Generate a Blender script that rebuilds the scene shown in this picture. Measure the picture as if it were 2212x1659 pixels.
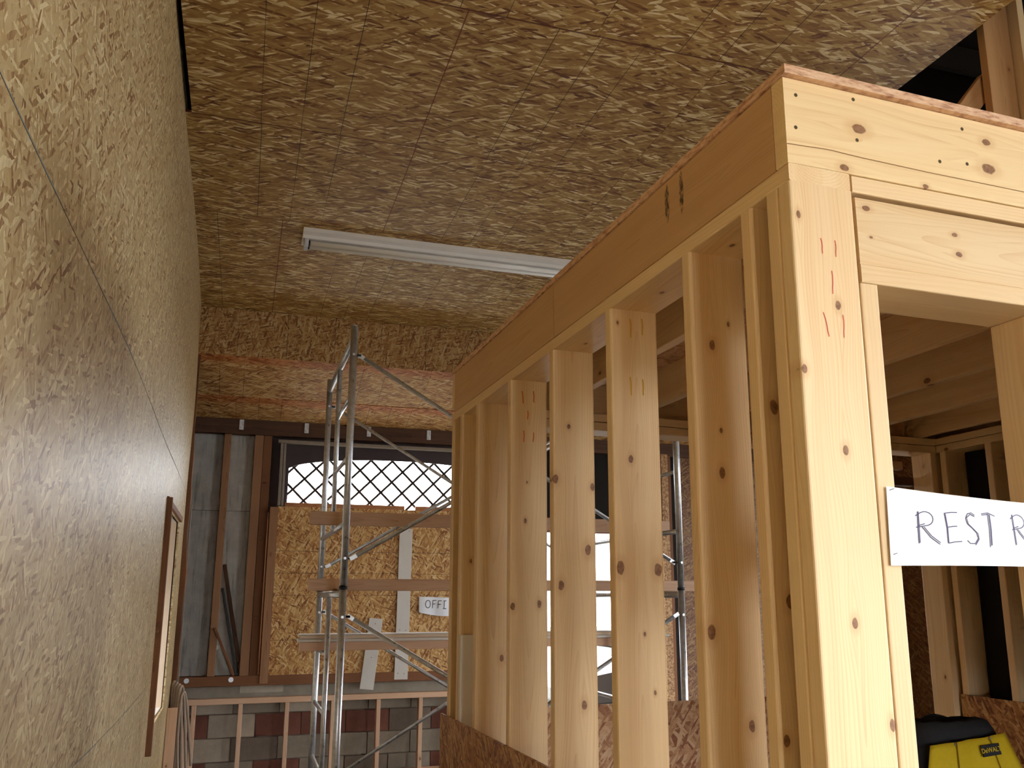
import bpy, math, random
from mathutils import Vector, Matrix, noise
random.seed(7)
sc = bpy.context.scene
for o in list(bpy.data.objects): bpy.data.objects.remove(o)
COL = sc.collection

# ------------------------------------------------------------------ camera
cam_d = bpy.data.cameras.new('camera'); cam = bpy.data.objects.new('camera', cam_d); COL.objects.link(cam)
cam_d.sensor_fit = 'HORIZONTAL'; cam_d.sensor_width = 36.0; cam_d.lens = 1898.0 / 2212.0 * 36.0
cam_d.shift_x = -(1149.6 - 1106.0) / 2212.0; cam_d.shift_y = (879.3 - 829.5) / 2212.0
cam.location = (0, 0, 1.62); cam.rotation_euler = (math.radians(90 + 12.124), 0, math.radians(-18.049))
cam_d.clip_start = 0.02; cam_d.clip_end = 200
sc.camera = cam

# ------------------------------------------------------------------ world: bright overcast sky
w = bpy.data.worlds.new('overcast_sky'); sc.world = w; w.use_nodes = True
bg = w.node_tree.nodes['Background']; bg.inputs[0].default_value = (0.93, 0.97, 1.0, 1); bg.inputs[1].default_value = 14.0
sc.view_settings.view_transform = 'Standard'; sc.view_settings.look = 'None'
sc.view_settings.gamma = 1.0; sc.view_settings.use_curve_mapping = False
sc.view_settings.exposure = 0.0
sc.cycles.use_denoising = True
sc.cycles.use_adaptive_sampling = True; sc.cycles.adaptive_threshold = 0.06; sc.cycles.adaptive_min_samples = 12
sc.cycles.max_bounces = 6; sc.cycles.diffuse_bounces = 4; sc.cycles.glossy_bounces = 3
sc.cycles.caustics_reflective = False; sc.cycles.caustics_refractive = False
sc.cycles.sample_clamp_indirect = 6.0

# ------------------------------------------------------------------ helpers
def lin(r, g, b):
    f = lambda c: (c / 255 / 12.92) if c / 255 <= 0.04045 else ((c / 255 + 0.055) / 1.055) ** 2.4
    return (f(r), f(g), f(b), 1.0)

class NT:
    def __init__(s, name, rough=0.6, metal=0.0, spec=0.4):
        s.m = bpy.data.materials.new(name); s.m.use_nodes = True
        s.t = s.m.node_tree; s.b = s.t.nodes['Principled BSDF']
        s.b.inputs['Roughness'].default_value = rough; s.b.inputs['Metallic'].default_value = metal
        s.b.inputs['Specular IOR Level'].default_value = spec
    def n(s, typ, **kw):
        nd = s.t.nodes.new(typ)
        for k, v in kw.items():
            if k.startswith('_'): setattr(nd, k[1:], v)
        return nd
    def put(s, sock, v):
        if v is None: return
        if hasattr(v, 'is_linked') or isinstance(v, bpy.types.NodeSocket): s.t.links.new(v, sock)
        else: sock.default_value = v
    def math(s, op, a, b=None, c=None, clamp=False):
        nd = s.n('ShaderNodeMath'); nd.operation = op; nd.use_clamp = clamp
        s.put(nd.inputs[0], a); s.put(nd.inputs[1], b)
        if c is not None: s.put(nd.inputs[2], c)
        return nd.outputs[0]
    def vmath(s, op, a, b=None):
        nd = s.n('ShaderNodeVectorMath'); nd.operation = op
        s.put(nd.inputs[0], a)
        if b is not None: s.put(nd.inputs[1], b)
        return nd.outputs['Value'] if op in ('LENGTH', 'DISTANCE', 'DOT_PRODUCT') else nd.outputs[0]
    def noise(s, v, scale, detail=2.0, rough=0.5, dist=0.0, out=0):
        nd = s.n('ShaderNodeTexNoise'); s.put(nd.inputs['Vector'], v)
        nd.inputs['Scale'].default_value = scale; nd.inputs['Detail'].default_value = detail
        nd.inputs['Roughness'].default_value = rough; nd.inputs['Distortion'].default_value = dist
        return nd.outputs[out]
    def ramp(s, f, stops, interp='LINEAR'):
        nd = s.n('ShaderNodeValToRGB'); cr = nd.color_ramp; cr.interpolation = interp
        while len(cr.elements) < len(stops): cr.elements.new(0.5)
        for e, (p, c) in zip(cr.elements, stops): e.position = p; e.color = c
        s.put(nd.inputs[0], f); return nd.outputs[0]
    def mix(s, f, a, b, blend='MIX'):
        nd = s.n('ShaderNodeMix'); nd.data_type = 'RGBA'; nd.blend_type = blend
        s.put(nd.inputs[0], f); s.put(nd.inputs[6], a); s.put(nd.inputs[7], b); return nd.outputs[2]
    def mapr(s, v, a, b, c=0.0, d=1.0, smooth=False):
        nd = s.n('ShaderNodeMapRange'); nd.interpolation_type = 'SMOOTHSTEP' if smooth else 'LINEAR'
        s.put(nd.inputs[0], v)
        for i, x in enumerate((a, b, c, d)): nd.inputs[i + 1].default_value = x
        return nd.outputs[0]
    def comb(s, x, y, z=0.0):
        nd = s.n('ShaderNodeCombineXYZ'); s.put(nd.inputs[0], x); s.put(nd.inputs[1], y); s.put(nd.inputs[2], z); return nd.outputs[0]
    def obj_coord(s): return s.n('ShaderNodeTexCoord').outputs['Object']
    def sep(s, v):
        nd = s.n('ShaderNodeSeparateXYZ'); s.put(nd.inputs[0], v); return nd.outputs
    def rnd(s): return s.n('ShaderNodeObjectInfo').outputs['Random']
    def bump(s, h, strength=0.3, dist=0.002):
        nd = s.n('ShaderNodeBump'); nd.inputs['Strength'].default_value = strength; nd.inputs['Distance'].default_value = dist
        s.put(nd.inputs['Height'], h); s.t.links.new(nd.outputs[0], s.b.inputs['Normal'])
    def col(s, c): s.put(s.b.inputs['Base Color'], c); return s.m

def plain(name, rgb, rough=0.6, metal=0.0, var=0.12, scale=8.0, spec=0.4):
    t = NT(name, rough, metal, spec); c = lin(*rgb)
    d = tuple(x * (1 - var * 2) for x in c[:3]) + (1,)
    return t.col(t.mix(t.noise(t.obj_coord(), scale, 4.0, 0.6), d, c))

INCH = 0.0254
def osb(name, pal, spread=1.0, size=1.0, lines=(), redline=None, extra=None, gain=1.0, rough=0.55, strands=0.5):
    """oriented strand board; local x = strand direction, local y = across"""
    t = NT(name, rough, 0.0, 0.35)
    oc = t.obj_coord(); x, y, z = t.sep(oc); rd = t.rnd()
    off = t.math('MULTIPLY', rd, 37.0)
    px, py = t.math('ADD', x, off), t.math('ADD', y, off)
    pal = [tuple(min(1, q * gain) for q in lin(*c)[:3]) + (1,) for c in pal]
    ramp = [(i / (len(pal) - 1), c) for i, c in enumerate(pal)]
    # fine fibre streaks shared by all strands
    fib = t.noise(t.comb(t.math('MULTIPLY', px, 14.0), t.math('MULTIPLY', py, 95.0), 0), 1.0, 3.0, 0.65)
    fib = t.math('MULTIPLY', t.math('SUBTRACT', fib, 0.5), 1.1)
    cur = None
    for k, (ang, ln, wd, thr) in enumerate([(5, .085, .017, 0), (-19, .10, .015, .50), (24, .085, .014, 1 - strands * .9), (-50, .06, .012, 1 - strands * .45)]):
        a = math.radians(ang * spread); ca, sa = math.cos(a), math.sin(a)
        u = t.math('ADD', t.math('MULTIPLY', px, ca / (ln * size)), t.math('MULTIPLY', py, sa / (ln * size)))
        v = t.math('ADD', t.math('MULTIPLY', px, -sa / (wd * size)), t.math('MULTIPLY', py, ca / (wd * size)))
        vo = t.n('ShaderNodeTexVoronoi'); vo.voronoi_dimensions = '2D'
        t.put(vo.inputs['Vector'], t.comb(t.math('ADD', u, 3.7 * k), t.math('ADD', v, 9.1 * k), 0)); vo.inputs['Scale'].default_value = 1.0
        nd = t.n('ShaderNodeSeparateColor'); t.put(nd.inputs[0], vo.outputs['Color'])
        r, g = nd.outputs[0], nd.outputs[1]
        val = t.math('ADD', r, t.math('MULTIPLY', fib, 0.55), clamp=True)
        fc = t.ramp(val, ramp)
        cur = fc if cur is None else t.mix(t.math('GREATER_THAN', g, thr), cur, fc)
    big = t.noise(t.comb(px, py, 3), 1.6, 2.0, 0.6)
    cur = t.mix(t.mapr(big, 0.3, 0.75, 0.0, 0.30), cur, t.mix(1.0, cur, (0.74, 0.70, 0.56, 1), 'MULTIPLY'))
    if extra: cur = extra(t, x, y, cur)
    if lines:
        acc = None
        for p in lines:
            c = t.math('COMPARE', x, p, 0.0018)
            acc = c if acc is None else t.math('MAXIMUM', acc, c)
        cur = t.mix(t.math('MULTIPLY', acc, t.mapr(big, 0.30, 0.5, 0.35, 0.85)), cur, lin(45, 35, 28))
    if redline is not None:
        cur = t.mix(t.math('MULTIPLY', t.math('COMPARE', x, redline, 0.003), 0.85), cur, lin(110, 40, 25))
    return t.col(cur)

def pine(name, light, mid, dark, knots=(), stains=(), kn=0.5, rough=0.5, ring=1.0, gray=0.0, seed=0.0):
    """softwood board; local x = length, y = width, z = thickness. knots: (x, y, radius) in local metres"""
    t = NT(name, rough, 0.0, 0.35)
    oc = t.obj_coord(); x, y, z = t.sep(oc); off = t.math('ADD', t.math('MULTIPLY', t.rnd(), 61.0), seed)
    xo = t.math('ADD', x, off)
    yk = y; kmask = None; halo = None
    kwob = t.math('SUBTRACT', t.noise(oc, 70.0, 1.0), 0.5) if knots else None
    for (kx, ky, kr) in knots:
        dx = t.math('MULTIPLY', t.math('SUBTRACT', x, kx), 0.62); dy = t.math('SUBTRACT', y, ky)
        wob = t.math('MULTIPLY', kwob, kr * 0.5)
        d = t.math('ADD', t.math('SQRT', t.math('ADD', t.math('MULTIPLY', dx, dx), t.math('MULTIPLY', dy, dy))), wob)
        m = t.mapr(d, kr * 0.75, kr * 1.0, 1.0, 0.0, True); hl = t.mapr(d, kr * 0.9, kr * 2.6, 1.0, 0.0, True)
        dx2 = t.math('MULTIPLY', t.math('SUBTRACT', x, kx), 0.34)
        d2 = t.math('ADD', t.math('MULTIPLY', dx2, dx2), t.math('MULTIPLY', dy, dy))
        push = t.math('MULTIPLY', t.math('EXPONENT', t.math('MULTIPLY', d2, -1.0 / (2 * (kr * 2.6) ** 2))), kr * 1.7)
        sgn = t.math('MULTIPLY', t.math('SIGN', dy), push)
        yk = t.math('ADD', yk, t.math('MULTIPLY', sgn, -1.0))
        kmask = m if kmask is None else t.math('MAXIMUM', kmask, m)
        halo = hl if halo is None else t.math('MAXIMUM', halo, hl)
    if kn > 0:
        vo = t.n('ShaderNodeTexVoronoi'); vo.voronoi_dimensions = '2D'
        t.put(vo.inputs['Vector'], t.comb(t.math('MULTIPLY', xo, 2.6), t.math('ADD', t.math('MULTIPLY', t.math('ADD', y, z), 4.2), off), 0)); vo.inputs['Scale'].default_value = 1.0
        nd = t.n('ShaderNodeSeparateColor'); t.put(nd.inputs[0], vo.outputs['Color'])
        gate = t.math('GREATER_THAN', nd.outputs[0], 1.0 - kn * 0.6)
        rad = t.mapr(nd.outputs[1], 0, 1, 0.5, 1.25)
        dd = t.math('DIVIDE', vo.outputs['Distance'], rad)
        m = t.math('MULTIPLY', t.mapr(dd, 0.030, 0.042, 1.0, 0.0, True), gate); hl = t.math('MULTIPLY', t.mapr(dd, 0.04, 0.14, 1.0, 0.0, True), gate)
        yk = t.math('ADD', yk, t.math('MULTIPLY', t.math('MULTIPLY', hl, hl), 0.010))
        kmask = m if kmask is None else t.math('MAXIMUM', kmask, m)
        halo = hl if halo is None else t.math('MAXIMUM', halo, hl)
    nz = t.noise(t.comb(t.math('MULTIPLY', xo, 0.9), t.math('MULTIPLY', yk, 3.5), t.math('MULTIPLY', z, 3.5)), 1.6, 2.0)
    nw = t.math('MULTIPLY', t.math('SUBTRACT', nz, 0.5), 0.075)
    yy = t.math('ADD', yk, nw)
    tilt = t.math('ADD', t.math('MULTIPLY', t.math('SINE', t.math('ADD', t.math('MULTIPLY', xo, 0.9), off)), 0.035), 0.055)
    zz = t.math('ADD', z, tilt)
    R = t.math('SQRT', t.math('ADD', t.math('MULTIPLY', yy, yy), t.math('MULTIPLY', zz, zz)))
    ph = t.math('FRACT', t.math('MULTIPLY', R, 170.0 * ring))
    rings = t.math('MULTIPLY', t.math('POWER', ph, 3.0), t.mapr(t.noise(t.comb(xo, t.math('MULTIPLY', yy, 30), z), 2.0, 2.0), 0.35, 0.7, 0.15, 1.0))
    fib = t.noise(t.comb(t.math('MULTIPLY', xo, 2.0), t.math('MULTIPLY', yk, 160.0), t.math('MULTIPLY', z, 160.0)), 1.4, 3.0, 0.6)
    broad = t.noise(t.comb(t.math('MULTIPLY', xo, 0.6), t.math('MULTIPLY', yk, 14.0), z), 1.4, 2.0)
    f = t.math('ADD', t.math('MULTIPLY', rings, 0.50), t.math('MULTIPLY', t.math('SUBTRACT', fib, 0.35), 0.40))
    f = t.math('ADD', f, t.math('MULTIPLY', t.math('SUBTRACT', broad, 0.42), 0.9), clamp=True)
    tone = t.math('ADD', 0.90, t.math('MULTIPLY', t.rnd(), 0.16))
    c = t.ramp(f, [(0.0, lin(*light)), (0.5, lin(*mid)), (1.0, lin(*dark))])
    c = t.mix(1.0, c, t.comb(tone, tone, tone), 'MULTIPLY')
    if gray: c = t.mix(gray, c, lin(128, 118, 104))
    if halo is not None:
        c = t.mix(t.math('MULTIPLY', halo, 0.35), c, lin(*dark))
        kc = t.ramp(t.noise(oc, 120.0, 2.0), [(0.3, lin(104, 64, 44)), (0.7, lin(152, 106, 76))])
        c = t.mix(t.math('MULTIPLY', kmask, 0.9), c, kc)
    for (sx, sy, rx, ry) in stains:
        ax = t.math('DIVIDE', t.math('SUBTRACT', x, sx), rx); ay = t.math('DIVIDE', t.math('SUBTRACT', y, sy), ry)
        d = t.math('ADD', t.math('MULTIPLY', ax, ax), t.math('MULTIPLY', ay, ay))
        m = t.math('MULTIPLY', t.mapr(d, 0.5, 1.1, 1.0, 0.0, True), t.mapr(t.noise(t.comb(t.math('MULTIPLY', x, 160), t.math('MULTIPLY', y, 60), 0), 1.0, 3.0), 0.40, 0.55, 0.1, 0.9))
        c = t.mix(m, c, lin(40, 34, 30))
    return t.col(c)

def base_of(parent): return Vector((0, 0, 0)) if parent is None else BASES[parent.name]
BASES = {}
def link(name, me, parent=None, mat=None, M=None):
    o = bpy.data.objects.new(name, me); COL.objects.link(o)
    if mat and hasattr(me, 'materials') and not me.materials: me.materials.append(mat)
    M = M or Matrix.Identity(4)
    BASES[o.name] = M
    if parent is not None:
        o.parent = parent; o.matrix_basis = BASES[parent.name].inverted() @ M
    else: o.matrix_basis = M
    return o
def thing(name, loc, label=None, cat=None, group=None, kind=None):
    o = bpy.data.objects.new(name, None); COL.objects.link(o); o.location = loc; o.empty_display_size = 0.1
    BASES[o.name] = Matrix.Translation(loc)
    return tag(o, label, cat, group, kind)
def tag(o, label=None, cat=None, group=None, kind=None):
    if label: o['label'] = label
    if cat: o['category'] = cat
    if group: o['group'] = group
    if kind: o['kind'] = kind
    return o
def mesh(name, V, F, smooth=False):
    me = bpy.data.meshes.new(name); me.from_pydata([tuple(v) for v in V], [], F); me.update()
    if smooth: me.polygons.foreach_set('use_smooth', [True] * len(me.polygons))
    return me
MC = {}
def beam_mesh(L, W, T, r=0.004, seg=2):
    key = (round(L, 4), round(W, 4), round(T, 4), r)
    prof = []
    for cx, cy, a0 in ((W/2-r, T/2-r, 0), (-W/2+r, T/2-r, 90), (-W/2+r, -T/2+r, 180), (W/2-r, -T/2+r, 270)):
        for k in range(seg + 1):
            a = math.radians(a0 + 90 * k / seg); prof.append((cx + r * math.cos(a), cy + r * math.sin(a)))
    n = len(prof)
    V = [(-L/2, a, b) for a, b in prof] + [(L/2, a, b) for a, b in prof]
    F = [(i, (i+1) % n, n + (i+1) % n, n + i) for i in range(n)] + [tuple(range(n-1, -1, -1)), tuple(range(n, 2*n))]
    return mesh('beam', V, F)
def frame(p0, p1, up):
    X = (p1 - p0).normalized(); Y = (up - X * up.dot(X)).normalized(); Zv = X.cross(Y)
    c = (p0 + p1) / 2
    return Matrix(((X.x, Y.x, Zv.x, c.x), (X.y, Y.y, Zv.y, c.y), (X.z, Y.z, Zv.z, c.z), (0, 0, 0, 1)))
def beam(name, p0, p1, W, T, up, mat, parent=None, r=0.004):
    """board from p0 to p1 (centre line), W along up, T across"""
    p0, p1, up = Vector(p0), Vector(p1), Vector(up)
    return link(name, beam_mesh((p1 - p0).length, W, T, min(r, T * .3, W * .3)), parent, mat, frame(p0, p1, up))
def box(name, lo, hi, mat, parent=None, r=0.002, axis=None):
    """axis aligned bar between two corners; its long axis becomes local x"""
    lo, hi = Vector(lo), Vector(hi); s = hi - lo; c = (lo + hi) / 2
    if axis is None: axis = max(range(3), key=lambda i: s[i])
    rest = [i for i in range(3) if i != axis]; wi = max(rest, key=lambda i: s[i])
    ti = [i for i in rest if i != wi][0]
    e = [Vector((1, 0, 0)), Vector((0, 1, 0)), Vector((0, 0, 1))]
    return beam(name, c - e[axis] * s[axis] / 2, c + e[axis] * s[axis] / 2, s[wi], s[ti], e[wi], mat, parent, r)
def tube_mesh(pts, r, n=12, cap=True):
    pts = [Vector(p) for p in pts]; V = []; F = []; N = None
    for i, p in enumerate(pts):
        T = (pts[min(i+1, len(pts)-1)] - pts[max(i-1, 0)]).normalized()
        if N is None: N = T.orthogonal().normalized()
        N = (N - T * N.dot(T)).normalized(); Bn = T.cross(N)
        for k in range(n):
            a = 2 * math.pi * k / n; V.append(p + r * (math.cos(a) * N + math.sin(a) * Bn))
    for i in range(len(pts) - 1):
        for k in range(n): F.append((i*n+k, i*n+(k+1) % n, (i+1)*n+(k+1) % n, (i+1)*n+k))
    if cap: F += [tuple(range(n-1, -1, -1)), tuple(range((len(pts)-1)*n, len(pts)*n))]
    return V, F
def tube(name, p0, p1, r, mat, parent=None, n=12):
    p0, p1 = Vector(p0), Vector(p1)
    M = frame(p0, p1, Vector((0.3, 0.9, 0.2))); L = (p1 - p0).length
    V, F = tube_mesh([(-L/2, 0, 0), (L/2, 0, 0)], r, n)
    me = mesh(name, V, F)
    for p in me.polygons: p.use_smooth = len(p.vertices) == 4
    return link(name, me, parent, mat, M)
def poly_tube(name, pts, r, mat, parent=None, n=8, smooth=True):
    c = sum((Vector(p) for p in pts), Vector()) / len(pts)
    V, F = tube_mesh([Vector(p) - c for p in pts], r, n)
    return link(name, mesh(name, V, F, smooth), parent, mat, Matrix.Translation(c))
def disc(name, c, nrm, r, t, mat, parent=None, n=16):
    c, nrm = Vector(c), Vector(nrm).normalized(); return tube(name, c, c + nrm * t, r, mat, parent, n)
def ribbon(name, strokes, wd, M, mat, parent, lift=0.0006):
    """pen strokes: 2D polylines in the plane of matrix M (x right, y up, z out of the sheet)"""
    V, F = [], []
    for st in strokes:
        P = [Vector((a, b, 0)) for a, b in st]; b0 = len(V)
        for i, p in enumerate(P):
            T = (P[min(i+1, len(P)-1)] - P[max(i-1, 0)]).normalized(); S = Vector((-T.y, T.x, 0)) * wd / 2
            V += [p + S + Vector((0, 0, lift)), p - S + Vector((0, 0, lift))]
        for i in range(len(P) - 1): F.append((b0+2*i, b0+2*i+1, b0+2*i+3, b0+2*i+2))
    return link(name, mesh(name, V, F), parent, mat, M)
VX, VY, VZ = Vector((1, 0, 0)), Vector((0, 1, 0)), Vector((0, 0, 1))

# ------------------------------------------------------------------ materials
PAL_CEIL = [(108, 62, 34), (156, 114, 62), (170, 132, 74), (182, 146, 84), (200, 168, 106), (248, 232, 186)]
PAL_WALL = [(134, 98, 64), (174, 144, 100), (184, 159, 115), (189, 166, 122), (198, 176, 134), (220, 202, 160)]
PAL_DOOR = [(128, 78, 40), (172, 120, 68), (192, 142, 84), (204, 158, 98), (216, 178, 120), (230, 202, 150)]
PAL_LOW = [(118, 66, 34), (150, 94, 52), (172, 116, 68), (188, 138, 84), (206, 164, 112)]
L16 = [k * INCH for k in (16, 24, 32, 64, 72, 80)]
def cross_line(t, x, y, cur):
    m = t.math('COMPARE', y, 0.61, 0.0013)
    cur = t.mix(t.math('MULTIPLY', m, 0.5), cur, lin(50, 38, 30))
    return t.mix(t.math('MULTIPLY', t.math('COMPARE', y, 0.003, 0.006), 0.85), cur, lin(96, 40, 28))
def red_edge(t, x, y, cur):
    m = t.mapr(t.math('ADD', y, t.math('MULTIPLY', t.noise(t.comb(x, y, 0), 14.0, 3.0), 0.05)), 0.10, 0.17, 1.0, 0.0, True)
    return t.mix(t.math('MULTIPLY', m, 0.6), cur, t.mix(1.0, cur, lin(235, 160, 130), 'MULTIPLY'))
M_CEIL = osb('osb_ceiling', PAL_CEIL, 0.7, 1.05, L16, 48 * INCH, cross_line)
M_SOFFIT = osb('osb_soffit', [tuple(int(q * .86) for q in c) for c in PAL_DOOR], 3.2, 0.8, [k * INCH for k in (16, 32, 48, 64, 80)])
M_EAVE = osb('osb_eave', PAL_DOOR, 0.9, 1.0, L16, None, red_edge)
def chalk(t, x, y, cur): return cur
M_WALL = osb('osb_wall', PAL_WALL, 2.0, 0.72, rough=0.46)
M_DOOR = osb('osb_door', PAL_DOOR, 1.3, 0.85, [k * INCH for k in (16, 32, 48, 64, 72, 80)])
M_LOW = osb('osb_sheathing', PAL_LOW, 2.8, 0.8)
def speckled(name, cols, sx=40.0, sy=160.0):
    t = NT(name, 0.7, 0, 0.3); x, y, z = t.sep(t.obj_coord())
    n = t.noise(t.comb(t.math('MULTIPLY', x, sx), t.math('MULTIPLY', y, sx), t.math('MULTIPLY', z, sy)), 1.0, 4.0, 0.6)
    return t.col(t.ramp(n, [(0.3, lin(*cols[0])), (0.5, lin(*cols[1])), (0.68, lin(*cols[2]))]))
M_DECK = speckled('osb_deck', [(170, 120, 94), (220, 178, 144), (236, 202, 168)])
M_SPECK = speckled('osb_cut_edge', [(96, 62, 42), (170, 130, 92), (206, 170, 128)], 60, 60)
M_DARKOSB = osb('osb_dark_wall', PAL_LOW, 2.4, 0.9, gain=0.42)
PL, PM, PD = (238, 209, 164), (224, 186, 138), (200, 151, 102)
M_PINE = pine('pine_board', PL, PM, PD, kn=0.55)
M_PINE2 = pine('pine_clear', (240, 211, 166), (228, 191, 142), (206, 158, 106), kn=0.2, seed=5)
M_OLD = pine('old_framing_wood', (134, 88, 56), (104, 64, 40), (70, 42, 28), kn=0.4, rough=0.7)
M_OLD2 = pine('rough_framing_wood', (160, 118, 84), (134, 94, 64), (100, 66, 44), kn=0.5, rough=0.7)
M_DARKW = pine('dark_stained_wood', (96, 66, 48), (70, 46, 34), (48, 32, 24), kn=0.2, rough=0.7)
M_PLANK = pine('plank_wood', (224, 186, 154), (206, 162, 130), (172, 126, 98), kn=0.3)
M_WHITEW = plain('white_painted_wood', (226, 220, 212), 0.5, 0, 0.06)
M_GRAYW = plain('weathered_grey_wood', (150, 138, 124), 0.7, 0, 0.15, 20)
def galvanised():
    t = NT('galvanised_steel', 0.34, 0.8); oc = t.obj_coord()
    n = t.noise(oc, 40.0, 4.0, 0.6)
    t.put(t.b.inputs['Roughness'], t.mapr(n, 0.3, 0.7, 0.26, 0.46))
    return t.col(t.ramp(n, [(0.3, lin(184, 186, 190)), (0.7, lin(216, 218, 222))]))
M_STEEL = galvanised()
M_DKSTEEL = plain('dark_steel', (60, 60, 62), 0.5, 0.7)
M_WHITE = plain('white_enamel', (246, 246, 248), 0.4, 0, 0.01)
M_TUBE = plain('fluorescent_glass', (250, 250, 250), 0.25, 0, 0.0, spec=0.5)
M_HOLDER = plain('lamp_holder_plastic', (206, 208, 216), 0.45, 0, 0.04)
M_PAPER = plain('white_paper', (246, 249, 255), 0.8, 0, 0.02)
M_INK = plain('ballpoint_ink', (92, 88, 120), 0.7)
M_INKB = plain('marker_ink', (52, 50, 58), 0.7)
M_RED = plain('red_crayon', (216, 70, 66), 0.8); M_ORANGE = plain('orange_crayon', (226, 120, 60), 0.8); M_YEL = plain('yellow_crayon', (226, 176, 70), 0.8)
M_NAIL = plain('nail_hole', (86, 70, 40), 0.8); M_CRACK = plain('wood_crack', (150, 104, 60), 0.9)
M_BLACK = plain('black_sheet', (26, 22, 20), 0.9)
M_VOID = plain('unlit_void_black', (34, 27, 22), 0.9, 0, 0.2, 4)  # near-black, puts the shade of unlit hollows into the colour
def concrete(name, c0, c1, streak=True):
    t = NT(name, 0.85, 0, 0.2); oc = t.obj_coord(); x, y, z = t.sep(oc)
    n1 = t.noise(oc, 5.0, 6.0, 0.65); c = t.ramp(n1, [(0.3, lin(*c0)), (0.7, lin(*c1))])
    if streak:
        s = t.noise(t.comb(t.math('MULTIPLY', x, 1.2), t.math('MULTIPLY', y, 14.0), 0), 1.6, 4.0, 0.6)
        c = t.mix(t.mapr(s, 0.52, 0.72, 0, 0.6), c, lin(66, 64, 58))
    return t.col(c)
M_CONC = concrete('stained_concrete_panel', (164, 164, 158), (198, 197, 190))
M_SLAB = concrete('concrete_slab', (62, 58, 52), (80, 74, 66), False)
M_BLKG = [concrete('grey_block_%s' % k, a, b, False) for k, (a, b) in zip('abc', [((134, 126, 112), (162, 152, 138)), ((164, 154, 138), (190, 180, 162)), ((112, 102, 92), (136, 124, 112))])]
M_BLKR = concrete('red_block', (110, 72, 62), (134, 90, 78), False)
M_GROUND = concrete('outdoor_paving', (140, 138, 133), (160, 158, 152), False)

# ------------------------------------------------------------------ restroom frame: local axes (u right, v deep)
BA = math.radians(-1.661)
DV = Vector((math.sin(BA), math.cos(BA), 0)); EU = Vector((math.cos(BA), -math.sin(BA), 0)); B0 = Vector((0.8977, 1.2526, 0))
def bw(u, v, z): return B0 + EU * u + DV * v + VZ * z
HC = 4.032      # ceiling height
YS = 7.646      # soffit plane
YF = 8.70       # face of far wall framing

# ================================================================== the setting
fl = box('floor', (-0.9, -2.6, -0.15), (7.2, 9.0, 0.0), M_SLAB, None, 0.001); tag(fl, 'grey concrete floor slab of the building', 'floor', kind='structure')
gr = box('ground', (-30, -40, -0.30), (40, 50, -0.16), M_GROUND, None, 0.001); tag(gr, 'pale paved yard outside the openings', 'ground', kind='structure')

# ---- left wall: bowed strand board sheets, with an opening
def wall_x(Y, z):
    t = max(0.0, (Y - 3.0) / 4.65)
    x = -0.408 - 0.056 * t ** 1.4
    x += 0.012 * math.exp(-((z - 3.2) / 0.5) ** 2) * t ** 3 + 0.004 * math.sin(Y * 1.7 + z)
    x -= 0.012 * max(0, (0.9 - z)) * t
    return x
OPN = (5.52, 6.90, 0.86, 2.14)
wl = thing('wall_left', (-0.45, 0, 0), 'bowed strand board wall along the left side of the passage', 'wall', kind='structure')
def grid(a, b, step, cuts):
    s = {round(a, 4), round(b, 4)} | {round(c, 4) for c in cuts if a < c < b}
    n = max(1, int((b - a) / step)); s |= {round(a + (b - a) * i / n, 4) for i in range(n + 1)}
    return sorted(s)
zrows = [(0.0, 1.155), (1.157, 2.424), (2.427, 3.66), (3.662, 4.12)]
ycols = [-2.6, -0.16, 2.28, 4.72, YS]
for ri, (z0, z1) in enumerate(zrows):
    for ci in range(len(ycols) - 1):
        y0, y1 = ycols[ci] + 0.0008, ycols[ci + 1] - 0.0008
        if ri in (2,) and ci == 3: pass
        ys = grid(y0, y1, 0.2, OPN[:2]); zs = grid(z0, z1, 0.2, OPN[2:])
        oy, oz = y0, z0
        V, F, idx = [], [], {}
        def vert(i, j, k):
            key = (i, j, k)
            if key not in idx:
                idx[key] = len(V)
                # local x = vertical (strand direction), local y = along the wall
                V.append((zs[j] - oz, ys[i] - oy, wall_x(ys[i], zs[j]) - (0.011 if k else 0.0)))
            return idx[key]
        cells = set()
        for i in range(len(ys) - 1):
            for j in range(len(zs) - 1):
                cy, cz = (ys[i] + ys[i+1]) / 2, (zs[j] + zs[j+1]) / 2
                if OPN[0] < cy < OPN[1] and OPN[2] < cz < OPN[3]: continue
                cells.add((i, j))
        for (i, j) in cells:
            F.append((vert(i, j, 0), vert(i, j+1, 0), vert(i+1, j+1, 0), vert(i+1, j, 0))[::-1])
            F.append((vert(i, j, 1), vert(i, j+1, 1), vert(i+1, j+1, 1), vert(i+1, j, 1)))
            for (di, dj, a, b) in ((-1, 0, (i, j), (i, j+1)), (1, 0, (i+1, j+1), (i+1, j)), (0, -1, (i+1, j), (i, j)), (0, 1, (i, j+1), (i+1, j+1))):
                if (i + di, j + dj) not in cells:
                    F.append((vert(*a, 0), vert(*b, 0), vert(*b, 1), vert(*a, 1)))
        me = mesh('panel', V, F)
        # local axes: x->world Z, y->world Y, z->world X
        M = Matrix(((0, 0, 1, 0), (0, 1, 0, oy), (1, 0, 0, oz), (0, 0, 0, 1)))
        link('panel', me, wl, M_WALL, M)
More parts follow.
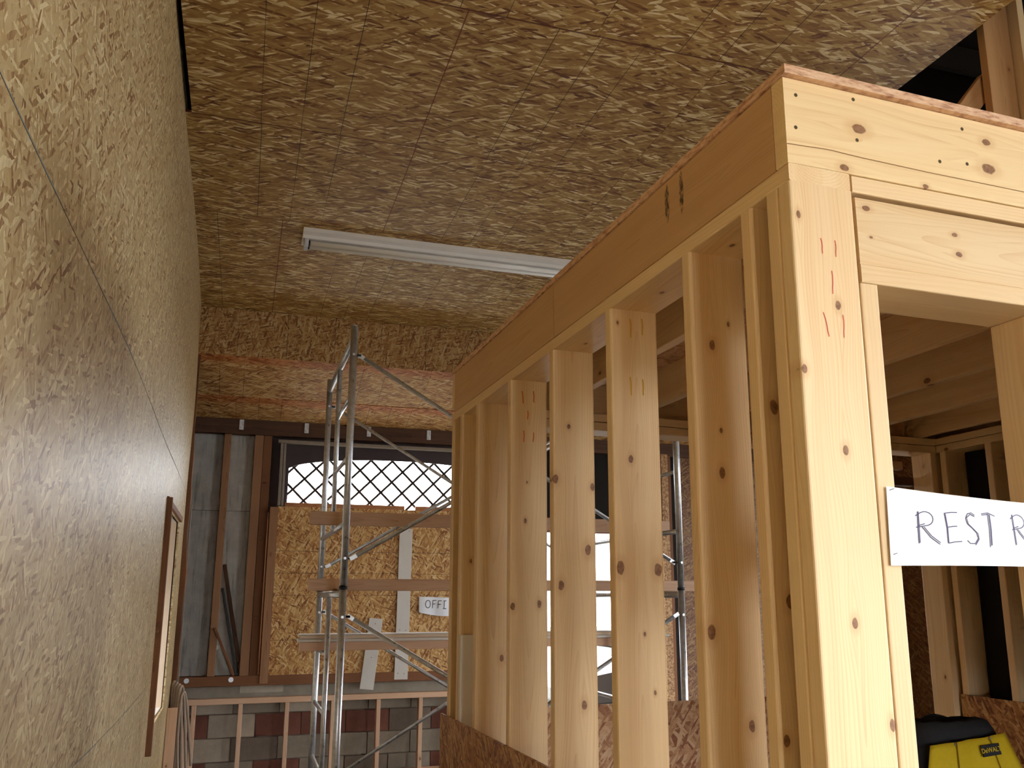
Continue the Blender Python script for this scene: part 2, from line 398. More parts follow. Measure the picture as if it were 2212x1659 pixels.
# blue chalk line along the sheet joints
def chalk_strip(z, ya, yb, th):
    V, F = [], []; n = 160
    for i in range(n + 1):
        y = ya + (yb - ya) * i / n; x = wall_x(y, z) + 0.0012
        hh = th * max(0.12, 0.5 + 0.9 * noise.noise((y * 4, z, 0)))
        V += [(x, y, z - hh), (x, y, z + hh)]
    for i in range(n): F.append((2*i, 2*i+2, 2*i+3, 2*i+1))
    link('chalk_line', mesh('chalk_line', V, F), wl, M_CHALK)
M_CHALK = plain('blue_chalk', (146, 152, 150), 0.9)
chalk_strip(2.4255, 0.5, 6.7, 0.0035); chalk_strip(1.156, 2.0, 4.9, 0.003)
# backing: cavity behind the sheets
box('backing', (-0.95, -2.6, 0), (-0.80, OPN[0] - 0.02, HC + 0.4), M_DARKW, wl)
box('backing', (-0.95, OPN[1] + 0.02, 0), (-0.80, 9.0, HC + 0.4), M_DARKW, wl)
box('backing', (-0.95, OPN[0] - 0.02, 0), (-0.80, OPN[1] + 0.02, OPN[2] - 0.04), M_DARKW, wl)
box('backing', (-0.95, OPN[0] - 0.02, OPN[3] + 0.04), (-0.80, OPN[1] + 0.02, HC + 0.4), M_DARKW, wl)
# opening with its lining
w2 = thing('window_2', (-0.47, 6.2, OPN[2]), 'narrow unglazed opening in the left strand board wall with dark casing', 'window', kind='structure')
M_LINING = pine('pale_lining_board', (226, 204, 178), (212, 188, 160), (186, 158, 130), kn=0.3)
box('jamb', (-0.80, OPN[1] - 0.001, OPN[2]), (-0.468, OPN[1] + 0.03, OPN[3]), M_LINING, w2)
box('jamb', (-0.80, OPN[0] - 0.03, OPN[2]), (-0.455, OPN[0] + 0.001, OPN[3]), M_LINING, w2)
box('sill', (-0.80, OPN[0], OPN[2] - 0.03), (-0.47, OPN[1], OPN[2] + 0.002), M_WHITEW, w2)
box('head_lining', (-0.80, OPN[0], OPN[3] - 0.002), (-0.47, OPN[1], OPN[3] + 0.03), M_WHITEW, w2)
beam('casing', (-0.424, OPN[0] - 0.01, 0.76), (-0.424, OPN[0] - 0.01, 2.18), 0.042, 0.03, VX, M_OLD, w2)
beam('casing', (-0.437, OPN[0] - 0.025, 2.165), (-0.446, OPN[1] + 0.02, 2.165), 0.032, 0.04, VX, M_OLD, w2)

# ---- ceiling: sheets in rows 4 ft deep
ce = thing('ceiling', (1.2, 3.0, HC), 'brown strand board ceiling with dark nailing lines', 'ceiling', kind='structure')
def flat_panel(name, x0, x1, y0, y1, parent, mat, ox, oy, z=HC, th=0.011):
    V = [(x0-ox, y0-oy, 0), (x1-ox, y0-oy, 0), (x1-ox, y1-oy, 0), (x0-ox, y1-oy, 0)]
    V += [(a, b, th) for a, b, _ in V]
    F = [(3, 2, 1, 0), (4, 5, 6, 7), (0, 1, 5, 4), (1, 2, 6, 5), (2, 3, 7, 6), (3, 0, 4, 7)]
    return link(name, mesh(name, V, F), parent, mat, Matrix.Translation((ox, oy, z)))
rows = [4.402 + 1.219 * k for k in range(-6, 4)]
XE = 2.89
for k in range(len(rows) - 1):
    y0, y1 = rows[k], rows[k + 1]
    if y0 >= YS: break
    y1 = min(y1, YS)
    st = -0.46 if k % 2 == 1 else -1.108
    if abs(y0 - 4.402) < 0.01: st = -0.455
    if abs(y0 - 3.183) < 0.01: st = -0.46
    if abs(y0 - 5.621) < 0.01: st = -1.108
    left = -0.392 if y1 < 4.41 else -0.60
    right = XE if y1 < 4.5 else 7.2
    x = st
    while x < right - 0.05:
        a, b = max(x, left), min(x + 2.438, right)
        if b - a > 0.03: flat_panel('panel', a + 0.0012, b - 0.0012, y0 + 0.0012, y1 - 0.0012, ce, M_CEIL, x, y0)
        x += 2.438
# dark roof space above and beside the sheets
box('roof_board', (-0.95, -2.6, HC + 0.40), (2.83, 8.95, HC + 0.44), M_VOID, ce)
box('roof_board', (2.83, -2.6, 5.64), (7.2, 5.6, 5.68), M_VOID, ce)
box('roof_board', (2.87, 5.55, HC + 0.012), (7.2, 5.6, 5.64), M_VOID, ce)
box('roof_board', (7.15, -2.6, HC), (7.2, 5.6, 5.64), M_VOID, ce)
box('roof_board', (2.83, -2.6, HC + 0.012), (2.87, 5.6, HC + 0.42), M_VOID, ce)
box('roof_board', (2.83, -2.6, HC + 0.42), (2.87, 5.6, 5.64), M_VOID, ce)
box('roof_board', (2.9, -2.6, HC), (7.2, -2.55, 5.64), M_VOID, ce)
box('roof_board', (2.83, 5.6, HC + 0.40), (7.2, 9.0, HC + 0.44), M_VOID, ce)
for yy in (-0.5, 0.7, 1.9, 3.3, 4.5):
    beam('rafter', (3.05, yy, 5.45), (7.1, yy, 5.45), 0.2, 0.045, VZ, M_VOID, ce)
# drop face of the soffit and the low sloping ceiling beyond it
ZB = 3.618
for i in range(4):
    x0 = -0.60 + 0.04 + i * 2.438
    x1 = min(x0 + 2.436, 7.2)
    V = [(0, 0, 0), (0, x1 - x0, 0), (HC - ZB, x1 - x0, 0), (HC - ZB, 0, 0)]
    V = [(0, 0, 0), (x1 - x0, 0, 0), (x1 - x0, HC - ZB - 0.001, 0), (0, HC - ZB - 0.001, 0)]
    V += [(a, b, -0.011) for a, b, _ in V]
    F = [(0, 1, 2, 3), (7, 6, 5, 4), (0, 4, 5, 1), (1, 5, 6, 2), (2, 6, 7, 3), (3, 7, 4, 0)]
    M = Matrix(((1, 0, 0, x0), (0, 0, -1, YS), (0, 1, 0, ZB), (0, 0, 0, 1)))
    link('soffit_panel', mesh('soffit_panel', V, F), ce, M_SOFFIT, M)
SY, SZ = YF + 0.02 - YS, 3.262 - ZB
slen = math.hypot(SY, SZ); sv = Vector((0, SY / slen, SZ / slen)); sn = Vector((1, 0, 0)).cross(sv)
for (a, b) in ((0.0, 0.60 * slen), (0.602 * slen, slen)):
    for i in range(4):
        x0 = -0.9 + i * 2.438 + (0.0 if a == 0 else 0.35); x1 = x0 + 2.436
        if a: x0 = max(x0, -0.9)
        x1 = min(x1, 7.2)
        drop = -0.006 if a else 0.0
        V = [(0, 0, 0), (x1-x0, 0, 0), (x1-x0, b-a, 0), (0, b-a, 0)]; V += [(p, q, 0.011) for p, q, _ in V]
        F = [(3, 2, 1, 0), (4, 5, 6, 7), (0, 1, 5, 4), (1, 2, 6, 5), (2, 3, 7, 6), (3, 0, 4, 7)]
        o = Vector((x0, YS, ZB)) + sv * a + sn * drop
        M = Matrix(((1, sv.x, sn.x, o.x), (0, sv.y, sn.y, o.y), (0, sv.z, sn.z, o.z), (0, 0, 0, 1)))
        link('eave_panel', mesh('eave_panel', V, F), ce, M_EAVE, M)
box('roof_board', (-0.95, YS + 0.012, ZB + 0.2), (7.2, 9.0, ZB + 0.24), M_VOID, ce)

# ---- far wall
wf = thing('wall_far', (1.5, YF + 0.1, 0), 'old framed far wall of grey panels, dark timbers and coloured blocks', 'wall', kind='structure')
for (x0, x1) in ((-0.80, -0.205), (-0.204, 0.27)):
    for (z0, z1) in ((0.90, 2.402), (2.406, 3.2)):
        V = [(0, 0, 0), (z1-z0, 0, 0), (z1-z0, x1-x0, 0), (0, x1-x0, 0)]; V += [(a, b, 0.02) for a, b, _ in V]
        F = [(0, 1, 2, 3), (7, 6, 5, 4), (0, 4, 5, 1), (1, 5, 6, 2), (2, 6, 7, 3), (3, 7, 4, 0)]
        link('concrete_panel', mesh('concrete_panel', V, F), wf, M_CONC, Matrix(((0, 1, 0, x0), (0, 0, 1, YF + 0.10), (1, 0, 0, z0), (0, 0, 0, 1))))
for (a, b, m, t) in ((-0.232, -0.168, M_OLD2, 0.0), (0.045, 0.125, M_OLD2, 0.0), (0.128, 0.205, M_OLD, 0.012), (-0.60, -0.50, M_OLD, 0)):
    box('stud', (a, YF + t, 0.90), (b, YF + 0.095, 3.14), m, wf, 0.003)
box('ledger', (-0.80, YF - 0.03, 3.125), (7.2, YF + 0.06, 3.268), M_DARKW, wf, 0.003)
box('sill_beam', (-0.80, YF - 0.03, 0.825), (2.95, YF + 0.12, 0.912), M_OLD, wf, 0.004)
for x in (-0.397, -0.023):
    disc('bolt', (x, YF - 0.03, 0.882), (0, -1, 0), 0.022, 0.006, M_STEEL, wf)
box('concrete_curb', (-0.80, YF + 0.06, 0.70), (2.95, YF + 0.24, 0.825), M_BLKG[0], wf, 0.004)
box('patch', (0.06, YF + 0.052, 0.755), (0.44, YF + 0.061, 0.823), M_BLKG[1], wf, 0.002)
for x in (-0.085, 0.517, 1.119, 1.722, 2.325):
    c = box('hanger_clip', (x - 0.020, YF - 0.036, 3.165), (x + 0.020, YF - 0.030, 3.262), M_STEEL, wf, 0.001)
    for zz in (3.185, 3.215, 3.24): disc('nail', (x + 0.008 * (1 if zz > 3.2 else -1), YF - 0.036, zz), (0, -1, 0), 0.003, 0.001, M_DKSTEEL, c, 8)
disc('knob', (-0.172, YF + 0.10, 1.158), (0, -1, 0), 0.022, 0.03, M_WHITEW, wf)
blk = mesh('block', [], [])
rowz = [(0.57, 0.70), (0.367, 0.57), (0.164, 0.367), (0.0, 0.164)]
cols_r = {0: 'gbgbgg', 1: 'rbrrrc', 2: 'gbcggg', 3: 'rgrgcg'}
for r, (z0, z1) in enumerate(rowz):
    x = -0.60 if r % 2 == 1 else -0.80
    i = 0
    while x < 2.95:
        k = cols_r[r][i % 6]
        x1 = min(x + 0.4064, 2.95); dpt = random.uniform(-0.004, 0.004)
        box('block', (x + 0.004, YF + 0.10 + dpt, z0 + 0.004), (x1 - 0.004, YF + 0.24, z1 - 0.004), {'g': M_BLKG[0], 'b': M_BLKG[1], 'c': M_BLKG[2], 'r': M_BLKR}[k], wf, 0.005, axis=0)
        x += 0.4064; i += 1
box('mortar', (-0.80, YF + 0.115, 0.0), (2.95, YF + 0.235, 0.70), M_BLKG[2], wf, 0.001, axis=0)
# right-hand stretch of the far wall: doorway, plain black panel above it, strand board beyond
box('black_panel', (2.62, YF + 0.10, 2.40), (4.25, YF + 0.13, 3.2), M_BLACK, wf, 0.001)
box('post', (2.62, YF, 0.0), (2.95, YF + 0.14, 3.13), M_OLD, wf, 0.004)
box('door_head', (2.95, YF, 2.27), (4.25, YF + 0.14, 2.40), M_OLD, wf, 0.004)
box('post', (4.10, YF, 0.0), (4.26, YF + 0.14, 3.13), M_OLD, wf, 0.004)
box('board_edge', (4.27, YF - 0.12, 0.0), (4.35, YF + 0.10, 3.13), M_SPECK, wf, 0.002)
box('stud', (4.36, YF - 0.05, 0.0), (4.42, YF + 0.10, 3.13), M_OLD, wf, 0.004)
box('sheet', (4.42, YF + 0.06, 0.0), (4.56, YF + 0.10, 3.13), M_VOID, wf, 0.002)  # near-black strip keeps the gap beyond the doorway dark
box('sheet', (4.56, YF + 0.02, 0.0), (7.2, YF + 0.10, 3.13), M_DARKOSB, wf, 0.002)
box('backing', (-0.9, YF + 0.12, 0.85), (0.27, YF + 0.2, 3.4), M_BLACK, wf, 0.001)
box('backing', (-0.9, YF + 0.06, 3.15), (7.2, YF + 0.24, 4.5), M_BLACK, wf, 0.001)

# ---- arched window over the boarded opening
w1 = thing('window_1', (1.45, YF + 0.08, 2.5), 'arched window opening with diamond lattice, glaring white daylight behind', 'window', kind='structure')
AX0, AX1, AZ0 = 0.378, 2.52, 2.496
def arch(x):
    t = (x - (AX0 + AX1) / 2) / ((AX1 - AX0) / 2); return 2.835 + 0.142 * math.sqrt(max(0.0, 1 - t * t * 0.97)) - 0.142 * math.sqrt(0.03)
V, F = [], []; n = 32
for k, yy in enumerate((0.0, 0.025)):
    for i in range(n + 1):
        x = AX0 + (AX1 - AX0) * i / n; V += [(x - 1.45, yy, arch(x) - 2.5), (x - 1.45, yy, 3.14 - 2.5)]
o2 = 2 * (n + 1)
for i in range(n):
    F += [(2*i, 2*i+2, 2*i+3, 2*i+1), (o2+2*i+1, o2+2*i+3, o2+2*i+2, o2+2*i), (2*i, o2+2*i, o2+2*i+2, 2*i+2)]
M_ARCH = plain('dark_arch_board', (74, 64, 66), 0.8)
link('arch_board', mesh('arch_board', V, F), w1, M_ARCH, Matrix.Translation((1.45, YF + 0.09, 2.5)))
box('side_board', (0.20, YF + 0.09, 2.40), (AX0, YF + 0.115, 3.14), M_ARCH, w1)
box('side_board', (AX1, YF + 0.09, 2.40), (2.64, YF + 0.115, 3.14), M_ARCH, w1)
box('casing', (0.262, YF - 0.02, 3.062), (2.62, YF + 0.05, 3.092), M_GRAYW, w1, 0.003)
box('casing', (0.286, YF - 0.015, 2.46), (0.312, YF + 0.05, 3.06), M_GRAYW, w1, 0.003)
box('casing', (0.318, YF + 0.0, 2.46), (0.340, YF + 0.06, 3.06), M_GRAYW, w1, 0.003)
box('bottom_rail', (0.36, YF + 0.07, 2.458), (1.515, YF + 0.11, AZ0 + 0.003), M_OLD2, w1, 0.003)
box('bottom_rail', (1.625, YF + 0.07, 2.458), (2.62, YF + 0.11, AZ0 + 0.003), M_OLD2, w1, 0.003)
M_LAT = plain('lattice_slat', (70, 62, 60), 0.9, spec=0.1)
SP = 0.214; zc = 2.742
for sgn in (1, -1):
    for k in range(-4, 16):
        x0 = 0.535 + k * SP
        # line: x = x0 + sgn*(z - zc)
        za, zb = 2.42, 3.02
        xa, xb = x0 + sgn * (za - zc), x0 + sgn * (zb - zc)
        if sgn < 0: (xa, za), (xb, zb) = (xb, zb), (xa, za)
        lo, hi = 0.34, 2.56
        if xb < lo + .02 or xa > hi - .02: continue
        ta = max(0.0, (lo - xa) / (xb - xa)); tb = min(1.0, (hi - xa) / (xb - xa))
        P = lambda t: Vector((xa + (xb - xa) * t, YF + (0.145 if sgn > 0 else 0.153), za + (zb - za) * t))
        beam('lattice_slat', P(ta), P(tb), 0.023, 0.007, VY.cross(P(tb) - P(ta)), M_LAT, w1, 0.001)

# ---- boarded door under it
d1 = thing('door_1', (1.5, YF - 0.01, 0.83), 'strand board sheeting that closes the opening below the arched window', 'door', kind='structure')
def vpanel(name, x0, x1, z0, z1, yf, th, mat, parent, zorig=0.0):
    V = [(z0-zorig, x0, 0), (z1-zorig, x0, 0), (z1-zorig, x1, 0), (z0-zorig, x1, 0)]; V += [(a, b, th) for a, b, _ in V]
    F = [(0, 1, 2, 3), (7, 6, 5, 4), (0, 4, 5, 1), (1, 5, 6, 2), (2, 6, 7, 3), (3, 7, 4, 0)]
    return link(name, mesh(name, V, F), parent, mat, Matrix(((0, 1, 0, 0), (0, 0, 1, yf), (1, 0, 0, zorig), (0, 0, 0, 1))))
vpanel('panel', 0.298, 1.515, 0.842, 2.451, YF - 0.012, 0.012, M_DOOR, d1)
vpanel('panel', 1.517, 2.62, 0.842, 2.451, YF - 0.012, 0.012, M_DOOR, d1)
box('stile', (0.222, YF - 0.04, 0.842), (0.294, YF + 0.02, 2.44), M_OLD2, d1, 0.003)
box('backing', (0.215, YF + 0.021, 0.84), (2.62, YF + 0.06, 2.43), M_OLD, d1)
for (a, b, c, d_) in (((1.512, 0.842), (1.520, 2.266), 0.128, 0),):
    bt = beam('white_batten', (a[0], YF - 0.022, a[1]), (b[0], YF - 0.022, b[1]), c, 0.018, VX, M_WHITEW, d1, 0.002)
    for (x, z) in ((1.48, 2.245), (1.55, 2.245), (1.485, 1.30), (1.545, 1.295), (1.48, 0.90), (1.54, 0.895)):
        disc('screw', (x, YF - 0.031, z), (0, -1, 0), 0.004, 0.0015, M_DKSTEEL, bt, 8)
bt = beam('white_batten', (1.190, YF - 0.024, 0.762), (1.258, YF - 0.024, 1.408), 0.128, 0.018, VX, M_WHITEW, d1, 0.002)
for (x, z) in ((1.25, 1.36), (1.225, 1.05)): disc('screw', (x, YF - 0.033, z), (0, -1, 0), 0.004, 0.0015, M_DKSTEEL, bt, 8)

nb = box('sky_block_wall', (-2.6, 2.0, -0.16), (-2.4, 10.0, 3.6), M_GROUND, None, 0.002); tag(nb, 'unseen pale wall added outside the left wall opening to hold back sky light', 'wall', kind='structure')  # unseen wall added to cut sky light on the opening's jamb

# ---- right wall and rear wall, with unseen openings added to light the place
wr = thing('wall_right', (7.1, 3, 0), 'dark timber wall at the far right of the building, with two openings added for light', 'wall', kind='structure')
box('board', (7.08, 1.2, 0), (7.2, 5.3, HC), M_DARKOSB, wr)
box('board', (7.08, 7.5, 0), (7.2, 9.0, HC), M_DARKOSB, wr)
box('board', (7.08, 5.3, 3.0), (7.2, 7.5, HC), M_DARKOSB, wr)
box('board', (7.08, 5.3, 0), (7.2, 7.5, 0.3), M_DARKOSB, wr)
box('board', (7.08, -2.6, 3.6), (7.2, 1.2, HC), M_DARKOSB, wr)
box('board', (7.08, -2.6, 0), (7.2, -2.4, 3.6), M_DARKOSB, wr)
wb = thing('wall_back', (3, -2.6, 0), 'wall behind the camera with an opening added to let in daylight', 'wall', kind='structure')
box('board', (-0.9, -2.72, 0), (0.5, -2.6, 5.6), M_WALL, wb)
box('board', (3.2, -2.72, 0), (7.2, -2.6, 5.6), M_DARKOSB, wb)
box('header', (0.5, -2.72, 2.7), (3.2, -2.6, 5.6), M_WALL, wb, axis=0)
box('sill', (0.5, -2.72, 0.0), (3.2, -2.6, 0.4), M_WALL, wb, axis=0)

# ================================================================== restroom: four stud walls and a loft deck
ZP0, ZP1, ZR = 2.357, 2.391, 2.565     # plate bottom, plate top, rim top
DEP = 0.135
def ub(name, u0, u1, v0, v1, z0, z1, mat, parent, r=0.004, axis=None):
    s = (u1 - u0, v1 - v0, z1 - z0)
    if axis is None: axis = max(range(3), key=lambda i: s[i])
    rest = [i for i in range(3) if i != axis]; wi = max(rest, key=lambda i: s[i]); ti = [i for i in rest if i != wi][0]
    A = (EU, DV, VZ); c = bw((u0+u1)/2, (v0+v1)/2, (z0+z1)/2)
    return beam(name, c - A[axis] * s[axis] / 2, c + A[axis] * s[axis] / 2, s[wi], s[ti], A[wi], mat, parent, r)
def local_of(o, P): 
    l = BASES[o.name].inverted() @ P; return l
def knotted(o, name, pts, **kw):
    """give a board its own knots; pts = (world point, radius)"""
    kk = []
    for P, r in pts:
        l = local_of(o, P); kk.append((l.x, l.y, r))
    o.data.materials.clear(); o.data.materials.append(pine(name, kw.pop('light', PL), kw.pop('mid', PM), kw.pop('dark', PD), knots=kk, kn=kw.pop('kn', 0.0), **kw))

sw = thing('stud_wall', bw(0, 1.2, 0), 'long open stud wall facing the passage, lower part sheathed in strand board', 'stud wall')
ub('bottom_plate', 0.0, DEP, 0.04, 2.41, 0.0, 0.036, M_PINE, sw)
tp = ub('top_plate', 0.0, DEP, 0.0, 2.41, ZP0, ZP1, M_PINE, sw, 0.003)
knotted(tp, 'pine_top_plate', [(bw(.07, v, ZP1), .006) for v in (.3, .62, 1.1, 1.7)], seed=13)
S = {}
for v0 in (0.125, 0.361, 0.773, 1.192, 1.600, 2.000, 2.238, 2.372):
    S[v0] = ub('stud', 0.0, DEP, v0, v0 + 0.038, 0.036, ZP0, M_PINE, sw, 0.006)
ub('cripple', 0.012, DEP, 2.276, 2.306, 0.036, ZP0, M_PINE2, sw, 0.005)
ub('cripple', 0.0, 0.09, 2.208, 2.236, 0.036, 1.47, M_WHITEW, sw, 0.004)
K = lambda lst, v, r: [(bw(u, v, z), rr) for (u, z), rr in zip(lst, r)]
knotted(S[0.361], 'pine_stud_a', K([(0.047, 2.149), (0.058, 1.872), (0.017, 1.549), (0.06, 1.962), (0.1, 1.366), (0.09, 2.2)], 0.361, [.008, .008, .010, .004, .008, .004]), seed=11)
knotted(S[0.773], 'pine_stud_b', K([(0.049, 1.96), (0.014, 1.688), (0.118, 1.684), (0.076, 1.528), (0.02, 2.32), (.1, 1.39)], 0.773, [.007, .011, .011, .004, .004, .004]), seed=3, ring=1.5)
knotted(S[1.192], 'pine_stud_c', K([(0.05, 2.12), (0.007, 1.959), (0.108, 1.753), (0.022, 1.649), (0.091, 1.316), (.125, 1.94)], 1.192, [.006, .009, .011, .010, .009, .008]), seed=23)
knotted(S[1.600], 'pine_stud_d', K([(0.010, 1.586), (0.104, 1.593), (0.054, 1.869), (0.06, 2.0)], 1.6, [.009, .009, .006, .003]), seed=31)
knotted(S[0.125], 'pine_stud_e', K([(0.028, 1.962), (0.038, 1.61), (0.014, 1.377)], .125, [.010, .009, .007]), seed=41)
# lower strand board on the passage side
o = beam('sheathing', bw(-0.0065, -0.02, 0.575), bw(-0.0065, 2.462, 0.575), 1.15, 0.011, VZ, M_LOW, sw, 0.001)
# crayon marks on studs
def mark(a, b, v, mat, parent, wd=0.0028):
    (u0, z0), (u1, z1) = a, b
    M = Matrix(((EU.x, 0, -DV.x, 0), (EU.y, 0, -DV.y, 0), (0, 1, 0, 0), (0, 0, 0, 1)))
    M.translation = bw(0, v - 0.0004, 0)
    L = [(u0 + (u1-u0)*t + 0.0012*math.sin(t*5), z0 + (z1-z0)*t) for t in (0, .25, .5, .75, 1)]
    ribbon('crayon_mark', [L], wd, M, mat, parent)
for a, b in (((.056, 2.333), (.058, 2.282)), ((.09, 2.337), (.092, 2.292)), ((.052, 2.175), (.056, 2.126)), ((.088, 2.172), (.09, 2.129))): mark(a, b, .773, M_YEL, S[.773], 0.004)
for a, b in (((.04, 2.319), (.047, 2.275)), ((.083, 2.322), (.086, 2.281)), ((.047, 2.179), (.049, 2.139)), ((.083, 2.174), (.083, 2.141)), ((.062, 2.25), (.063, 2.22))): mark(a, b, 1.6, M_ORANGE, S[1.6], 0.004)

fw = thing('stud_wall', bw(1.3, 0, 0), 'bright front stud wall with the narrow doorway and corner post', 'stud wall')
post = ub('corner_post', 0.0, 0.138, 0.0, 0.036, 0.0, ZP0, M_PINE, fw, 0.004)
knotted(post, 'pine_corner_post', [(bw(u, 0, z), r) for u, z, r in ((.015, 2.292, .005), (.087, 2.128, .0065), (.080, 1.865, .0065), (.072, 1.576, .0065), (.132, 1.413, .007), (.006, 2.004, .006))], seed=7, ring=0.8)
for a, b in (((.059, 2.252), (.062, 2.223)), ((.09, 2.252), (.091, 2.22)), ((.078, 2.192), (.078, 2.148)), ((.053, 2.111), (.063, 2.067)), ((.095, 2.111), (.095, 2.068))): mark(a, b, 0.0, M_RED, post, 0.0016)
ub('king_stud', 0.0, 0.036, 0.038, 0.074, 0.0, ZP0, M_PINE, fw)
ub('jack_stud', 0.1425, 0.181, 0.002, DEP, 0.0, 2.178, M_PINE2, fw, 0.003)
ub('top_plate', 0.1415, 2.66, 0.002, DEP, 2.357, ZP1, M_PINE2, fw, 0.003)
hd = ub('header', 0.148, 0.66, 0.005, 0.043, 2.217, 2.350, M_PINE, fw, 0.003)
knotted(hd, 'pine_header', [(bw(u, 0, z), r) for u, z, r in ((.172, 2.33, .006), (.381, 2.307, .005), (.387, 2.267, .006), (.178, 2.273, .003))], seed=19)
ub('header', 0.148, 0.66, 0.095, DEP, 2.217, 2.350, M_PINE, fw, 0.003)
ub('header_plate', 0.1445, 0.66, 0.0, DEP, 2.179, 2.216, M_PINE2, fw, 0.003)
ub('jack_stud', 0.590, 0.627, 0.0, DEP, 0.0, 2.178, M_PINE, fw, 0.003)
ub('king_stud', 0.662, 0.699, 0.0, DEP, 0.0, ZP0, M_PINE, fw, 0.003)
for u in (1.05, 1.46, 1.86, 2.27, 2.62): ub('stud', u, u + 0.037, 0.0, DEP, 0.036, ZP0, M_PINE, fw)
ub('bottom_plate', 0.63, 2.66, 0.0, DEP, 0.0, 0.036, M_PINE, fw)
beam('sheathing', bw(0.66, -0.0065, 1.81), bw(2.66, -0.0065, 1.81), 1.12, 0.011, VZ, M_LOW, fw, 0.001)  # out of view, added to keep light out of the restroom

kw = thing('stud_wall', bw(1.3, 2.34, 0), 'rear stud wall of the restroom frame, double plate over a wide opening', 'stud wall')
ub('bottom_plate', DEP + .002, 2.515, 2.272, 2.405, 0.0, 0.036, M_PINE, kw)
ub('top_plate', DEP + .002, 2.52, 2.272, 2.405, 2.335, 2.372, M_PINE2, kw, 0.003)
ub('top_plate', DEP + .002, 2.52, 2.272, 2.405, 2.374, 2.410, M_PINE2, kw, 0.003)
for u in (0.16, 1.55, 1.95, 2.482): ub('stud', u, u + 0.037, 2.272, 2.405, 0.036, 2.335, M_PINE, kw)
ub('blocking', 2.20, 2.38, 2.36, 2.40, 2.255, 2.297, M_PLANK, kw, 0.002)
ub('blocking', 2.10, 2.48, 2.40, 2.45, 2.18, 2.225, M_DARKW, kw, 0.002)
M_LOWIN = osb('osb_inner_sheathing', [(150, 94, 66), (184, 134, 98), (208, 164, 126), (222, 188, 152)], 2.6, 0.9)
beam('sheathing', bw(0.145, 2.265, 0.591), bw(1.98, 2.265, 0.591), 1.18, 0.011, VZ, M_LOWIN, kw, 0.001)

rw = thing('stud_wall', bw(2.59, 1.2, 0), 'dim right-hand stud wall inside the restroom frame, seen through the doorway', 'stud wall')
ub('bottom_plate', 2.522, 2.655, DEP + .003, 2.405, 0.0, 0.036, M_PINE, rw)
ub('top_plate', 2.522, 2.655, DEP + .003, 2.405, 2.337, 2.373, M_PINE2, rw, 0.003)
ub('top_plate', 2.522, 2.655, DEP + .003, 2.405, 2.375, 2.410, M_PINE2, rw, 0.003)
for v in (2.368, 2.28, 2.215, 1.932, 1.52, 1.11, 0.70, 0.30): ub('stud', 2.522, 2.655, v, v + 0.037, 0.036, 2.337, M_PINE, rw)
beam('sheathing', bw(2.515, DEP + 0.01, 0.578), bw(2.515, 2.252, 0.578), 1.155, 0.011, VZ, M_LOW, rw, 0.001)
beam('gap_dark_sheet', bw(2.662, 0.0, 1.2), bw(2.662, 2.45, 1.2), 2.38, 0.006, VZ, M_BLACK, rw, 0.001)  # added black sheet stands in for shade between the studs and blocks light

ld = thing('loft_deck', bw(1.3, 1.2, ZP1), 'joist deck with rim boards and thin strand board floor capping the restroom frame', 'deck')
rim = ub('rim_board', 0.0, 2.66, 0.0, 0.036, ZP1 + .001, ZR, M_PINE2, ld, 0.002)
knotted(rim, 'pine_front_rim', [(bw(u, 0, z), r) for u, z, r in ((.167, 2.489, .011), (.483, 2.462, .012), (.486, 2.521, .008), (.125, 2.402, .007), (.316, 2.396, .005), (.9, 2.47, .012), (1.4, 2.5, .01))], seed=2, ring=0.75, light=(242, 214, 166), mid=(230, 195, 144), dark=(206, 156, 102))
for (u, z) in ((.027, 2.532), (.159, 2.55), (.022, 2.465), (.16, 2.465), (.425, 2.539), (.358, 2.456), (.428, 2.463)):
    disc('nail_head', bw(u, 0.0003, z), -DV, 0.0038, 0.0008, M_NAIL, rim, 10)
Mr = Matrix(((EU.x, 0, -DV.x, 0), (EU.y, 0, -DV.y, 0), (0, 1, 0, 0), (0, 0, 0, 1))); Mr.translation = bw(0, -0.0002, 0)
ribbon('crack', [[(0.0, 2.4285), (.04, 2.430), (.075, 2.432), (.10, 2.4325), (.13, 2.431), (.17, 2.4295), (.209, 2.429), (.32, 2.427), (.45, 2.4265), (.573, 2.426), (.8, 2.425)]], 0.0014, Mr, M_CRACK, rim)
r1 = ub('rim_board', 0.0, 0.036, 0.038, 1.182, ZP1 + .001, ZR, M_PINE, ld, 0.002)
l1 = [local_of(r1, bw(0, v, z)) for v, z in ((.452, 2.51), (.385, 2.508))]
r1.data.materials.clear(); r1.data.materials.append(pine('pine_side_rim', (222, 180, 132), (208, 162, 114), (178, 128, 86), stains=[(l1[0].x, l1[0].y, .012, .05), (l1[1].x, l1[1].y, .010, .056)], kn=0.25, seed=4))
M_RIMS = pine('pine_side_rim_far', (222, 180, 132), (208, 162, 114), (178, 128, 86), kn=0.3, seed=9)
ub('rim_board', 0.0, 0.036, 1.185, 2.372, ZP1 + .001, ZR, M_RIMS, ld, 0.002)
ub('rim_board', 0.0, 2.66, 2.374, 2.41, 2.412, ZR, M_PINE, ld, 0.002)
ub('rim_board', 2.624, 2.66, 0.038, 2.372, 2.412, ZR, M_PINE, ld, 0.002)
for u in (0.392, 0.80, 1.21, 1.60, 2.01, 2.41):
    ub('joist', u, u + 0.037, 0.038, 2.372, 2.412, ZR, M_PINE, ld, 0.003)
beam('deck_sheet', bw(-0.004, 1.2, ZR + 0.010), bw(2.67, 1.2, ZR + 0.010), 2.425, 0.0185, DV, M_DECK, ld, 0.001)

